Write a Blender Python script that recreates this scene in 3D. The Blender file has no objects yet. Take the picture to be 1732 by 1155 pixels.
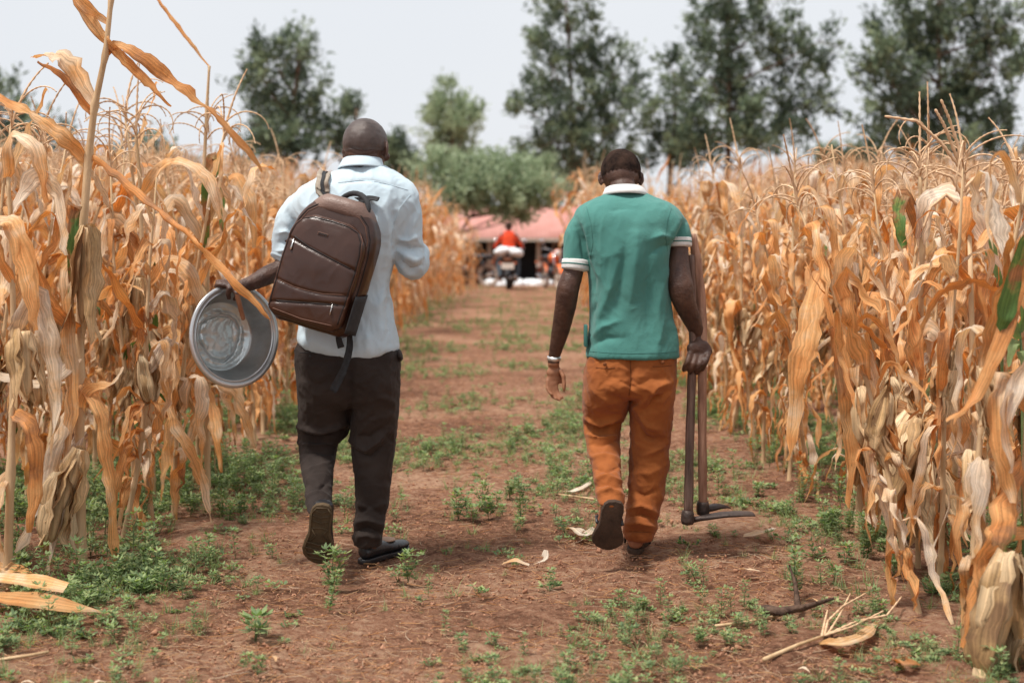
import bpy, bmesh, math, random
import numpy as np
from mathutils import Vector, Matrix

random.seed(7)
np.random.seed(7)
S = bpy.context.scene
COL = S.collection
R = math.radians
F = 2405.0          # focal length in photograph pixels
H = 1.257           # camera height, m

# ------------------------------------------------------------------ camera
cam_d = bpy.data.cameras.new('camera')
cam = bpy.data.objects.new('camera', cam_d)
COL.objects.link(cam)
cam.location = (0, 0, H)
cam.rotation_euler = (R(90), 0, 0)
cam_d.sensor_width = 36
cam_d.lens = 49.99
cam_d.shift_y = -0.1002
cam_d.clip_start = 0.1
cam_d.clip_end = 6000
cam_d.dof.use_dof = True
cam_d.dof.focus_distance = 5.45
cam_d.dof.aperture_fstop = 2.4
S.camera = cam

# ------------------------------------------------------------------ world, sun, exposure
SUN_EL, SUN_AZ = R(66), R(238)
w = bpy.data.worlds.new('World'); S.world = w; w.use_nodes = True
wn = w.node_tree; wn.nodes.clear()
out = wn.nodes.new('ShaderNodeOutputWorld')
sky = wn.nodes.new('ShaderNodeTexSky'); sky.sky_type = 'NISHITA'; sky.sun_disc = False
sky.sun_elevation = SUN_EL; sky.sun_rotation = SUN_AZ; sky.dust_density = 4.0; sky.ozone_density = 1.0
b1 = wn.nodes.new('ShaderNodeBackground'); b1.inputs[1].default_value = 0.10
b2 = wn.nodes.new('ShaderNodeBackground')
tcw = wn.nodes.new('ShaderNodeTexCoord')
nz = wn.nodes.new('ShaderNodeTexNoise'); nz.inputs['Scale'].default_value = 1.6; nz.inputs['Detail'].default_value = 4
rp = wn.nodes.new('ShaderNodeValToRGB')
rp.color_ramp.elements[0].position = 0.25; rp.color_ramp.elements[0].color = (0.69, 0.725, 0.775, 1)
rp.color_ramp.elements[1].position = 0.75; rp.color_ramp.elements[1].color = (0.785, 0.80, 0.825, 1)
b2.inputs[1].default_value = 1.0
mx = wn.nodes.new('ShaderNodeMixShader'); mx.inputs[0].default_value = 0.93
wn.links.new(tcw.outputs['Generated'], nz.inputs['Vector'])
wn.links.new(nz.outputs['Fac'], rp.inputs['Fac'])
wn.links.new(rp.outputs['Color'], b2.inputs[0])
wn.links.new(sky.outputs[0], b1.inputs[0])
wn.links.new(b1.outputs[0], mx.inputs[1]); wn.links.new(b2.outputs[0], mx.inputs[2])
wn.links.new(mx.outputs[0], out.inputs[0])

sl = bpy.data.lights.new('sun', 'SUN'); sl.energy = 4.2; sl.angle = R(10); sl.color = (1.0, 0.95, 0.88)
so = bpy.data.objects.new('sun', sl); COL.objects.link(so)
sd = Vector((math.sin(SUN_AZ) * math.cos(SUN_EL), math.cos(SUN_AZ) * math.cos(SUN_EL), math.sin(SUN_EL)))
so.rotation_euler = sd.to_track_quat('Z', 'Y').to_euler()
S.view_settings.view_transform = 'Standard'
S.view_settings.look = 'None'
S.view_settings.exposure = 0.21
S.view_settings.gamma = 1.0
S.cycles.max_bounces = 6
S.cycles.diffuse_bounces = 3
S.cycles.glossy_bounces = 2
S.cycles.transmission_bounces = 3
S.cycles.transparent_max_bounces = 4
S.cycles.volume_bounces = 0
S.cycles.use_denoising = True

# ------------------------------------------------------------------ helpers
def P(px, py, d):
    """a point seen at photograph pixel (px, py) standing d metres down the path"""
    return np.array([(px - 866) * d / F, d, H - (py - 404) * d / F])

_perm = np.random.RandomState(3).permutation(256); _perm = np.concatenate([_perm, _perm])
_g = np.random.RandomState(4).normal(size=(256, 3)); _g /= np.linalg.norm(_g, axis=1)[:, None]
def pnoise(p):
    """Perlin noise of an (n,3) array, about -1..1"""
    p = np.asarray(p, float)
    i = np.floor(p).astype(int); f = p - i; u = f * f * f * (f * (f * 6 - 15) + 10)
    i &= 255
    r = 0
    for dx in (0, 1):
        for dy in (0, 1):
            for dz in (0, 1):
                h = _perm[_perm[_perm[(i[:, 0] + dx) & 255] + ((i[:, 1] + dy) & 255)] + ((i[:, 2] + dz) & 255)]
                g = _g[h]
                dot = g[:, 0] * (f[:, 0] - dx) + g[:, 1] * (f[:, 1] - dy) + g[:, 2] * (f[:, 2] - dz)
                wx = u[:, 0] if dx else 1 - u[:, 0]
                wy = u[:, 1] if dy else 1 - u[:, 1]
                wz = u[:, 2] if dz else 1 - u[:, 2]
                r = r + dot * wx * wy * wz
    return r * 1.6
def fbm(p, o=3):
    r = 0; a = 1.0; p = np.asarray(p, float)
    for k in range(o):
        r = r + a * pnoise(p + 17.3 * k); p = p * 2.03; a *= 0.5
    return r
def sstep(a, b, x):
    t = np.clip((np.asarray(x, float) - a) / (b - a), 0, 1); return t * t * (3 - 2 * t)

def gz(x, y):
    """height of the ground"""
    x = np.asarray(x, float); y = np.asarray(y, float)
    side = sstep(2.0, 7.0, np.abs(x))
    r = 0.05 * np.clip(y - 7, 0, 38) * side
    dip = -0.85 * sstep(38, 54, y) * (1 - side)
    return r + dip

class MB:
    """collects vertices, faces, uvs and a tint; build() links ONE mesh object"""
    def __init__(s): s.v = []; s.f = []; s.uv = []; s.t = []; s.n = 0; s.mi = []; s.cm = 0
    def add(s, v, f, uv=None, t=0.5):
        v = np.asarray(v, float).reshape(-1, 3); k = len(v)
        s.v.append(v); s.f.extend([tuple(i + s.n for i in q) for q in f])
        s.mi.extend([s.cm] * len(f))
        s.uv.append(np.zeros((k, 2)) if uv is None else np.asarray(uv, float).reshape(-1, 2))
        s.t.append(np.full(k, t) if np.isscalar(t) else np.asarray(t, float)); s.n += k
    def mesh(s, name, mats, smooth=True):
        me = bpy.data.meshes.new(name)
        V = np.concatenate(s.v)
        me.from_pydata(V.tolist(), [], s.f)
        uvl = me.uv_layers.new(name='UVMap')
        li = np.empty(len(me.loops), dtype=np.int32); me.loops.foreach_get('vertex_index', li)
        uvl.data.foreach_set('uv', np.concatenate(s.uv)[li].astype(np.float32).ravel())
        a = me.attributes.new('tint', 'FLOAT', 'POINT')
        a.data.foreach_set('value', np.concatenate(s.t).astype(np.float32))
        if not isinstance(mats, (list, tuple)): mats = [mats]
        for m in mats: me.materials.append(m)
        me.polygons.foreach_set('use_smooth', [smooth] * len(me.polygons))
        if len(mats) > 1: me.polygons.foreach_set('material_index', s.mi)
        me.update()
        return me
    def build(s, name, mats, parent=None, smooth=True):
        return link(name, s.mesh(name, mats, smooth), parent)

def link(name, me, parent=None):
    o = bpy.data.objects.new(name, me); COL.objects.link(o)
    if parent is not None:
        o.parent = parent
        o.matrix_parent_inverse = parent.matrix_basis.inverted()
    return o
def tag(o, label=None, cat=None, group=None, kind=None):
    if label: o['label'] = label
    if cat: o['category'] = cat
    if group: o['group'] = group
    if kind: o['kind'] = kind
    return o
def thing(name, loc, label, cat, group=None, rz=0, sc=1.0):
    o = bpy.data.objects.new(name, None); COL.objects.link(o)
    o.empty_display_size = 0.1
    o.location = tuple(float(c) for c in loc); o.rotation_euler = (0, 0, rz); o.scale = (sc, sc, sc)
    o.matrix_basis = Matrix.LocRotScale(o.location, o.rotation_euler, o.scale)
    return tag(o, label, cat, group)

def nrm(a):
    a = np.asarray(a, float); return a / (np.linalg.norm(a) + 1e-12)

def tube(mb, pts, rad, n=8, t=0.5, cap=True, ell=None, up=(0, 0, 1), rfun=None):
    """tube along points; rad per point; ell = flattening across the 'up' side"""
    pts = np.asarray(pts, float); m = len(pts)
    rad = np.full(m, rad) if np.isscalar(rad) else np.asarray(rad, float)
    ell = np.full(m, 1.0 if ell is None else ell) if (ell is None or np.isscalar(ell)) else np.asarray(ell, float)
    tan = np.gradient(pts, axis=0)
    L = np.concatenate([[0], np.cumsum(np.linalg.norm(np.diff(pts, axis=0), axis=1))])
    V = []; UV = []
    ref = np.array(up, float)
    a = None
    for i in range(m):
        d = nrm(tan[i])
        if a is None:
            if abs(np.dot(d, nrm(ref))) > 0.95: ref = np.array([1, 0, 0.]) if abs(d[0]) < 0.9 else np.array([0, 1, 0.])
            a = nrm(np.cross(d, ref))
        else:
            a = nrm(a - d * np.dot(a, d))
        b = np.cross(d, a)
        for k in range(n):
            th = 2 * math.pi * k / n
            r = rad[i] * (rfun(th, L[i]) if rfun else 1)
            V.append(pts[i] + a * math.cos(th) * r + b * math.sin(th) * r * ell[i]); UV.append((k / n, L[i]))
    Fc = [(i * n + k, i * n + (k + 1) % n, (i + 1) * n + (k + 1) % n, (i + 1) * n + k) for i in range(m - 1) for k in range(n)]
    if cap:
        V.append(pts[0] - nrm(tan[0]) * rad[0] * 0.3); V.append(pts[-1] + nrm(tan[-1]) * rad[-1] * 0.3)
        UV += [(0, 0), (0, L[-1])]
        c0 = m * n
        Fc += [(c0, (k + 1) % n, k) for k in range(n)]
        Fc += [(c0 + 1, (m - 1) * n + k, (m - 1) * n + (k + 1) % n) for k in range(n)]
    mb.add(V, Fc, UV, t)

def loft(mb, rings, n=28, exp=2.0, t=0.5, sub=3):
    """closed loft of horizontal super-ellipse rings (cx, cy, cz, half width, half depth)"""
    r = np.asarray(rings, float)
    # catmull-rom resample
    if sub > 1:
        q = []
        m = len(r)
        for i in range(m - 1):
            p0 = r[max(i - 1, 0)]; p1 = r[i]; p2 = r[i + 1]; p3 = r[min(i + 2, m - 1)]
            for k in range(sub):
                u = k / sub
                q.append(0.5 * ((2 * p1) + (-p0 + p2) * u + (2 * p0 - 5 * p1 + 4 * p2 - p3) * u * u + (-p0 + 3 * p1 - 3 * p2 + p3) * u ** 3))
        q.append(r[-1]); r = np.array(q)
    V = []; UV = []
    for c in r:
        for k in range(n):
            th = 2 * math.pi * k / n
            cs, sn = math.cos(th), math.sin(th)
            V.append((c[0] + c[3] * math.copysign(abs(cs) ** (2 / exp), cs), c[1] + c[4] * math.copysign(abs(sn) ** (2 / exp), sn), c[2]))
            UV.append((k / n, c[2]))
    m = len(r)
    Fc = [(i * n + k, i * n + (k + 1) % n, (i + 1) * n + (k + 1) % n, (i + 1) * n + k) for i in range(m - 1) for k in range(n)]
    V.append(r[0][:3]); V.append(r[-1][:3]); UV += [(0, 0), (0, 1)]
    Fc += [(m * n, (k + 1) % n, k) for k in range(n)] + [(m * n + 1, (m - 1) * n + k, (m - 1) * n + (k + 1) % n) for k in range(n)]
    mb.add(V, Fc, UV, t)

def ellipsoid(mb, c, r, rot=None, n=16, m=10, t=0.5, fn=None):
    V = []; UV = []
    for i in range(m + 1):
        ph = math.pi * i / m
        for k in range(n):
            th = 2 * math.pi * k / n
            p = np.array([math.sin(ph) * math.cos(th) * r[0], math.sin(ph) * math.sin(th) * r[1], math.cos(ph) * r[2]])
            if fn: p = fn(p)
            if rot is not None: p = rot @ p
            V.append(p + np.asarray(c)); UV.append((k / n, i / m))
    Fc = [(i * n + k, (i + 1) * n + k, (i + 1) * n + (k + 1) % n, i * n + (k + 1) % n) for i in range(m) for k in range(n)]
    mb.add(V, Fc, UV, t)

def box(mb, lo, hi, M=None, t=0.5):
    lo = np.asarray(lo, float); hi = np.asarray(hi, float)
    V = np.array([[(lo, hi)[(i >> a) & 1][a] for a in range(3)] for i in range(8)])
    if M is not None: V = V @ M[:3, :3].T + M[:3, 3]
    mb.add(V, [(0, 2, 3, 1), (4, 5, 7, 6), (0, 1, 5, 4), (2, 6, 7, 3), (0, 4, 6, 2), (1, 3, 7, 5)],
           [(v[0] * 1.0, v[2] * 1.0) for v in V], t)

def rotm(ax, ang):
    return np.array(Matrix.Rotation(ang, 3, Vector(tuple(float(q) for q in ax))))

def bevel(o, wdt, seg=2):
    m = o.modifiers.new('bevel', 'BEVEL'); m.width = wdt; m.segments = seg; m.limit_method = 'ANGLE'
    return o

def remesh(mb, voxel, its=4, name='m', soft=0):
    """union of closed shapes as one continuous surface"""
    me = mb.mesh('tmp', [], True)
    o = bpy.data.objects.new('tmp', me); COL.objects.link(o)
    md = o.modifiers.new('r', 'REMESH'); md.mode = 'VOXEL'; md.voxel_size = voxel; md.adaptivity = 0
    dg = bpy.context.evaluated_depsgraph_get(); dg.update()
    me2 = bpy.data.meshes.new_from_object(o.evaluated_get(dg))
    bpy.data.objects.remove(o); bpy.data.meshes.remove(me)
    me2.name = name
    n = len(me2.vertices)
    co = np.empty(n * 3); me2.vertices.foreach_get('co', co); co = co.reshape(-1, 3)
    e = np.empty(len(me2.edges) * 2, dtype=np.int32); me2.edges.foreach_get('vertices', e); e = e.reshape(-1, 2)
    deg = np.bincount(e.ravel(), minlength=n).astype(float)[:, None]
    for k in range(its):
        acc = np.stack([np.bincount(e[:, 0], co[e[:, 1], a], n) + np.bincount(e[:, 1], co[e[:, 0], a], n) for a in range(3)], 1)
        lam = 0.6 if k % 2 == 0 else -0.3
        co = co + (0.5 if k < soft else lam) * (acc / np.maximum(deg, 1) - co)
    setco(me2, co)
    me2.polygons.foreach_set('use_smooth', [True] * len(me2.polygons))
    return me2
def getco(me):
    co = np.empty(len(me.vertices) * 3); me.vertices.foreach_get('co', co); return co.reshape(-1, 3)
def setco(me, co):
    me.vertices.foreach_set('co', co.ravel()); me.update()
def getno(me):
    no = np.empty(len(me.vertices) * 3); me.vertices.foreach_get('normal', no); return no.reshape(-1, 3)
def displace(me, fn):
    co = getco(me); no = getno(me); h = fn(co, no); setco(me, co + no * h[:, None])
def topx(co):
    return 866 + co[:, 0] * F / co[:, 1], 404 - (co[:, 2] - H) * F / co[:, 1]
def folds(lines):
    """soft creases: (polyline of photo pixels, width px, height mm) on the side towards the camera"""
    def fn(co, no):
        px, py = topx(co); h = np.zeros(len(co))
        face = sstep(0.1, -0.35, no[:, 1])
        for pl, wd, hh in lines:
            best = np.full(len(co), 1e9); bt = np.zeros(len(co)); m = len(pl) - 1
            for i in range(m):
                ax, ay = pl[i]; bx, by = pl[i + 1]
                dx, dy = bx - ax, by - ay; L2 = dx * dx + dy * dy + 1e-6
                t = np.clip(((px - ax) * dx + (py - ay) * dy) / L2, 0, 1)
                ds = np.hypot(px - ax - t * dx, py - ay - t * dy)
                k = ds < best; best = np.where(k, ds, best); bt = np.where(k, (i + t) / m, bt)
            fade = np.sin(np.clip(bt, 0.06, 0.94) * math.pi) ** 0.6
            h += 2.1 * hh * 0.001 * np.exp(-(best / wd) ** 1.4) * fade * face
        return h
    return fn

# ------------------------------------------------------------------ materials
def mat(name, col=(0.5, 0.5, 0.5), rough=0.7, var=0.0, scale=8.0, spec=0.3, metal=0.0, bump=0.0, bscale=None,
        col2=None, detail=4, coat=0.0, sheen=0.0, stretch=(1, 1, 1), coord='Object'):
    m = bpy.data.materials.new(name); m.use_nodes = True
    nt = m.node_tree; b = nt.nodes['Principled BSDF']
    b.inputs['Roughness'].default_value = rough; b.inputs['Specular IOR Level'].default_value = spec
    b.inputs['Metallic'].default_value = metal
    b.inputs['Coat Weight'].default_value = coat
    b.inputs['Sheen Weight'].default_value = sheen
    tc = nt.nodes.new('ShaderNodeTexCoord'); mp = nt.nodes.new('ShaderNodeMapping')
    mp.inputs['Scale'].default_value = stretch
    nt.links.new(tc.outputs[coord], mp.inputs['Vector'])
    n = nt.nodes.new('ShaderNodeTexNoise'); n.inputs['Scale'].default_value = scale; n.inputs['Detail'].default_value = detail
    n.inputs['Roughness'].default_value = 0.6
    nt.links.new(mp.outputs[0], n.inputs['Vector'])
    r = nt.nodes.new('ShaderNodeValToRGB')
    c2 = col2 if col2 else tuple(min(1, c * (1 + var)) for c in col)
    c1 = tuple(c * (1 - var) for c in col) if not col2 else col
    r.color_ramp.elements[0].position = 0.32; r.color_ramp.elements[0].color = (*c1, 1)
    r.color_ramp.elements[1].position = 0.68; r.color_ramp.elements[1].color = (*c2, 1)
    nt.links.new(n.outputs['Fac'], r.inputs['Fac']); nt.links.new(r.outputs['Color'], b.inputs['Base Color'])
    if bump:
        n2 = nt.nodes.new('ShaderNodeTexNoise'); n2.inputs['Scale'].default_value = bscale or scale * 4; n2.inputs['Detail'].default_value = 5
        nt.links.new(mp.outputs[0], n2.inputs['Vector'])
        bp = nt.nodes.new('ShaderNodeBump'); bp.inputs['Strength'].default_value = bump; bp.inputs['Distance'].default_value = 0.01
        nt.links.new(n2.outputs['Fac'], bp.inputs['Height']); nt.links.new(bp.outputs[0], b.inputs['Normal'])
    return m

def leaf_mat(name, stops, trans=0.35, tcol=(1.0, 0.62, 0.35), rough=0.6, streak=0.5, bump=0.35, useobj=True, gain=1.0):
    """dry or green blade: colour by leaf tint, veins run along the blade, light shines through"""
    m = bpy.data.materials.new(name); m.use_nodes = True
    nt = m.node_tree; N = nt.nodes; Lk = nt.links; b = N['Principled BSDF']
    b.inputs['Roughness'].default_value = rough; b.inputs['Specular IOR Level'].default_value = 0.25
    at = N.new('ShaderNodeAttribute'); at.attribute_name = 'tint'
    tc = N.new('ShaderNodeTexCoord')
    no = N.new('ShaderNodeTexNoise'); no.inputs['Scale'].default_value = 5; no.inputs['Detail'].default_value = 5; no.inputs['Roughness'].default_value = 0.62
    Lk.new(tc.outputs['Object'], no.inputs['Vector'])
    ma = N.new('ShaderNodeMath'); ma.operation = 'MULTIPLY_ADD'; ma.inputs[1].default_value = 1.5; ma.inputs[2].default_value = -0.75
    Lk.new(no.outputs['Fac'], ma.inputs[0])
    ad = N.new('ShaderNodeMath'); ad.operation = 'ADD'; Lk.new(at.outputs['Fac'], ad.inputs[0]); Lk.new(ma.outputs[0], ad.inputs[1])
    ad.use_clamp = True
    last = ad
    cr = N.new('ShaderNodeValToRGB'); e = cr.color_ramp.elements
    e[0].position = stops[0][0]; e[0].color = (*[c * gain for c in stops[0][1]], 1)
    e[1].position = stops[-1][0]; e[1].color = (*[c * gain for c in stops[-1][1]], 1)
    for p, c in stops[1:-1]:
        q = e.new(p); q.color = (*[k * gain for k in c], 1)
    Lk.new(last.outputs[0], cr.inputs['Fac'])
    mp = N.new('ShaderNodeMapping'); mp.inputs['Scale'].default_value = (11, 1.3, 1)
    Lk.new(tc.outputs['UV'], mp.inputs['Vector'])
    st = N.new('ShaderNodeTexNoise'); st.inputs['Scale'].default_value = 1.0; st.inputs['Detail'].default_value = 3
    Lk.new(mp.outputs[0], st.inputs['Vector'])
    mr = N.new('ShaderNodeMapRange'); mr.inputs['From Min'].default_value = 0.25; mr.inputs['From Max'].default_value = 0.75
    mr.inputs['To Min'].default_value = 1 - streak; mr.inputs['To Max'].default_value = 1 + streak * 0.5
    Lk.new(st.outputs['Fac'], mr.inputs['Value'])
    # small brown specks
    sp = N.new('ShaderNodeTexNoise'); sp.inputs['Scale'].default_value = 130; sp.inputs['Detail'].default_value = 4
    Lk.new(tc.outputs['Object'], sp.inputs['Vector'])
    sm = N.new('ShaderNodeMapRange'); sm.inputs['From Min'].default_value = 0.30; sm.inputs['From Max'].default_value = 0.42
    sm.inputs['To Min'].default_value = 0.80; sm.inputs['To Max'].default_value = 1.0
    Lk.new(sp.outputs['Fac'], sm.inputs['Value'])
    mu = N.new('ShaderNodeMath'); mu.operation = 'MULTIPLY'; Lk.new(mr.outputs[0], mu.inputs[0]); Lk.new(sm.outputs[0], mu.inputs[1])
    oi = N.new('ShaderNodeObjectInfo')
    orr = N.new('ShaderNodeMapRange'); orr.inputs['To Min'].default_value = 0.86; orr.inputs['To Max'].default_value = 1.12
    Lk.new(oi.outputs['Random'], orr.inputs['Value'])
    mu2 = N.new('ShaderNodeMath'); mu2.operation = 'MULTIPLY'; Lk.new(mu.outputs[0], mu2.inputs[0]); Lk.new(orr.outputs[0], mu2.inputs[1])
    vm = N.new('ShaderNodeVectorMath'); vm.operation = 'SCALE'; Lk.new(cr.outputs['Color'], vm.inputs[0]); Lk.new(mu2.outputs[0], vm.inputs['Scale'])
    Lk.new(vm.outputs[0], b.inputs['Base Color'])
    bp = N.new('ShaderNodeBump'); bp.inputs['Strength'].default_value = bump; bp.inputs['Distance'].default_value = 0.004
    Lk.new(st.outputs['Fac'], bp.inputs['Height']); Lk.new(bp.outputs[0], b.inputs['Normal'])
    if trans > 0:
        tr = N.new('ShaderNodeBsdfTranslucent')
        tm = N.new('ShaderNodeVectorMath'); tm.operation = 'MULTIPLY'; tm.inputs[1].default_value = tcol
        Lk.new(vm.outputs[0], tm.inputs[0]); Lk.new(tm.outputs[0], tr.inputs[0])
        mx = N.new('ShaderNodeMixShader'); mx.inputs[0].default_value = trans
        Lk.new(b.outputs[0], mx.inputs[1]); Lk.new(tr.outputs[0], mx.inputs[2])
        Lk.new(mx.outputs[0], N['Material Output'].inputs['Surface'])
    return m

M = {}
M['dry_leaf'] = leaf_mat('dry_leaf', [(0.0, (0.93, 0.81, 0.66)), (0.24, (0.87, 0.66, 0.44)), (0.44, (0.83, 0.47, 0.20)),
                                      (0.68, (0.76, 0.34, 0.115)), (0.84, (0.46, 0.23, 0.11)), (0.92, (0.34, 0.20, 0.09)), (0.96, (0.24, 0.30, 0.09)), (1.0, (0.13, 0.25, 0.07))],
                         trans=0.34, tcol=(1.1, 0.74, 0.40), streak=0.62)
M['husk'] = leaf_mat('husk', [(0.0, (0.82, 0.62, 0.38)), (0.5, (0.74, 0.50, 0.27)), (0.8, (0.50, 0.31, 0.14)), (1.0, (0.28, 0.16, 0.08))],
                     trans=0.15, streak=0.7, bump=0.9)
M['stalk'] = mat('stalk', (0.42, 0.27, 0.14), 0.6, col2=(0.66, 0.47, 0.28), scale=5, bump=0.3, bscale=40, stretch=(3, 3, 0.6))
M['tassel'] = mat('tassel', (0.48, 0.30, 0.17), 0.8, col2=(0.74, 0.51, 0.32), scale=20)
M['bark'] = mat('bark', (0.10, 0.065, 0.045), 0.9, col2=(0.20, 0.14, 0.10), scale=3, bump=0.8)
M['weed'] = leaf_mat('weed', [(0.0, (0.12, 0.17, 0.085)), (0.4, (0.19, 0.27, 0.12)), (0.8, (0.32, 0.39, 0.17)), (1.0, (0.42, 0.42, 0.20))], trans=0.35, tcol=(1.0, 1.25, 0.55), streak=0.2)
# ================================================================== THE SETTING
# ground: one sheet, fine near the camera, reaching the horizon
def axis(lo, hi, step, far, g=1.10):
    a = list(np.arange(lo, hi + 1e-6, step)); s = step
    while a[-1] < far: s *= g; a.append(a[-1] + s)
    s = step; b = []
    x = lo
    while x > -far: s *= g; x -= s; b.append(x)
    return np.array(b[::-1] + a)
gx = axis(-2.6, 2.6, 0.028, 1500)
gy = np.array([-300., -80, -20, -5, 0, 2.0, 3.0] + list(np.arange(3.5, 8.5, 0.03)))
yy = [gy[-1]]; s_ = 0.03
while yy[-1] < 2500: s_ *= 1.045; yy.append(yy[-1] + s_)
gy = np.concatenate([gy, yy[1:]])
X, Y = np.meshgrid(gx, gy)
x_, y_ = X.ravel(), Y.ravel()
p3 = np.stack([x_, y_, np.zeros_like(x_)], 1)
near = 1 / (1 + (np.maximum(np.hypot(x_, y_) - 9, 0) / 8) ** 2)
Z = gz(x_, y_)
Z += 0.022 * fbm(p3 * 1.4, 3) * (1 / (1 + np.maximum(y_ - 30, 0) / 10))
Z += (0.012 * fbm(p3 * 5.0, 3) + 0.009 * fbm(p3 * 13.0 + 5, 3) * (0.4 + np.abs(pnoise(p3 * 2.2)))) * near
tread = np.exp(-((np.abs(x_ + 0.05) - 0.55) / 0.35) ** 2)
Z -= 0.012 * tread * near
nx, ny = len(gx), len(gy)
idx = np.arange(nx * ny).reshape(ny, nx)
fc = np.stack([idx[:-1, :-1], idx[:-1, 1:], idx[1:, 1:], idx[1:, :-1]], -1).reshape(-1, 4)
gm = MB(); gm.v = [np.stack([x_, y_, Z], 1)]; gm.f = fc.tolist(); gm.uv = [np.zeros((nx * ny, 2))]; gm.t = [np.zeros(nx * ny)]; gm.n = nx * ny; gm.mi = [0] * len(fc)

def soil_mat():
    m = bpy.data.materials.new('soil'); m.use_nodes = True
    nt = m.node_tree; N = nt.nodes; L = nt.links; b = N['Principled BSDF']
    b.inputs['Roughness'].default_value = 0.95; b.inputs['Specular IOR Level'].default_value = 0.1
    tc = N.new('ShaderNodeTexCoord')
    def noise(sc, det, ro=0.6):
        n = N.new('ShaderNodeTexNoise'); n.inputs['Scale'].default_value = sc; n.inputs['Detail'].default_value = det
        n.inputs['Roughness'].default_value = ro; L.new(tc.outputs['Object'], n.inputs['Vector']); return n
    a = noise(0.9, 6); c = noise(22, 8, 0.75); f = noise(90, 3, 0.7)
    r1 = N.new('ShaderNodeValToRGB'); e = r1.color_ramp.elements
    e[0].position = 0.41; e[0].color = (0.13, 0.058, 0.034, 1); e[1].position = 0.60; e[1].color = (0.49, 0.30, 0.195, 1)
    q = e.new(0.5); q.color = (0.31, 0.150, 0.090, 1)
    mix = N.new('ShaderNodeMix'); mix.data_type = 'FLOAT'; mix.inputs[0].default_value = 0.62
    L.new(a.outputs['Fac'], mix.inputs[2]); L.new(c.outputs['Fac'], mix.inputs[3])
    L.new(mix.outputs[0], r1.inputs['Fac'])
    r2 = N.new('ShaderNodeValToRGB'); e = r2.color_ramp.elements
    e[0].position = 0.56; e[0].color = (0, 0, 0, 1); e[1].position = 0.66; e[1].color = (1, 1, 1, 1)
    L.new(f.outputs['Fac'], r2.inputs['Fac'])
    mc = N.new('ShaderNodeMix'); mc.data_type = 'RGBA'; mc.inputs[7].default_value = (0.50, 0.33, 0.21, 1)
    sc = N.new('ShaderNodeMath'); sc.operation = 'MULTIPLY'; sc.inputs[1].default_value = 0.6
    L.new(r2.outputs['Color'], sc.inputs[0]); L.new(sc.outputs[0], mc.inputs[0]); L.new(r1.outputs['Color'], mc.inputs[6])
    L.new(mc.outputs[2], b.inputs['Base Color'])
    bp = N.new('ShaderNodeBump'); bp.inputs['Strength'].default_value = 1.0; bp.inputs['Distance'].default_value = 0.035
    add = N.new('ShaderNodeMath'); add.operation = 'ADD'; L.new(c.outputs['Fac'], add.inputs[0])
    s2 = N.new('ShaderNodeMath'); s2.operation = 'MULTIPLY'; s2.inputs[1].default_value = 0.5; L.new(f.outputs['Fac'], s2.inputs[0]); L.new(s2.outputs[0], add.inputs[1])
    L.new(add.outputs[0], bp.inputs['Height']); L.new(bp.outputs[0], b.inputs['Normal'])
    return m
M['soil'] = soil_mat()
M['clod'] = mat('clod', (0.24, 0.105, 0.062), 0.95, col2=(0.44, 0.24, 0.15), scale=30, spec=0.1)
M['root'] = mat('root', (0.05, 0.028, 0.02), 0.95, col2=(0.13, 0.08, 0.055), scale=25, bump=1.0, bscale=60)
tag(gm.build('ground', M['soil']), kind='structure')

# far hills
M['hill'] = mat('hill', (0.05, 0.08, 0.04), 0.95, col2=(0.09, 0.12, 0.06), scale=0.02)
hm = MB(); n_ = 120
V = []; 
for i in range(n_ + 1):
    x = -1500 + 3000 * i / n_
    hgt = 30 + 24 * float(fbm(np.array([[x * 0.0025, 3.1, 0.5]]), 4)[0])
    V += [(x, 1600, -2), (x, 1750, hgt * 0.7), (x, 1950, hgt)]
hm.add(V, [(i * 3 + k, (i + 1) * 3 + k, (i + 1) * 3 + k + 1, i * 3 + k + 1) for i in range(n_) for k in range(2)])
tag(hm.build('hills', M['hill']), kind='structure')

# ---------------------------------------------------------------- trees
def crown_mat(name, a, b_, c):
    m = bpy.data.materials.new(name); m.use_nodes = True
    nt = m.node_tree; N = nt.nodes; L = nt.links; b = N['Principled BSDF']
    b.inputs['Roughness'].default_value = 0.55; b.inputs['Specular IOR Level'].default_value = 0.35
    at = N.new('ShaderNodeAttribute'); at.attribute_name = 'tint'
    cr = N.new('ShaderNodeValToRGB'); e = cr.color_ramp.elements
    e[0].position = 0; e[0].color = (*a, 1); e[1].position = 1; e[1].color = (*c, 1); q = e.new(0.55); q.color = (*b_, 1)
    L.new(at.outputs['Fac'], cr.inputs['Fac']); L.new(cr.outputs['Color'], b.inputs['Base Color'])
    tr = N.new('ShaderNodeBsdfTranslucent'); L.new(cr.outputs['Color'], tr.inputs[0])
    mx = N.new('ShaderNodeMixShader'); mx.inputs[0].default_value = 0.38
    L.new(b.outputs[0], mx.inputs[1]); L.new(tr.outputs[0], mx.inputs[2]); L.new(mx.outputs[0], N['Material Output'].inputs['Surface'])
    return m
M['crown_dark'] = crown_mat('crown_dark', (0.065, 0.095, 0.068), (0.13, 0.18, 0.115), (0.30, 0.37, 0.22))
M['crown_light'] = crown_mat('crown_light', (0.20, 0.26, 0.15), (0.33, 0.41, 0.25), (0.48, 0.56, 0.37))

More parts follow.
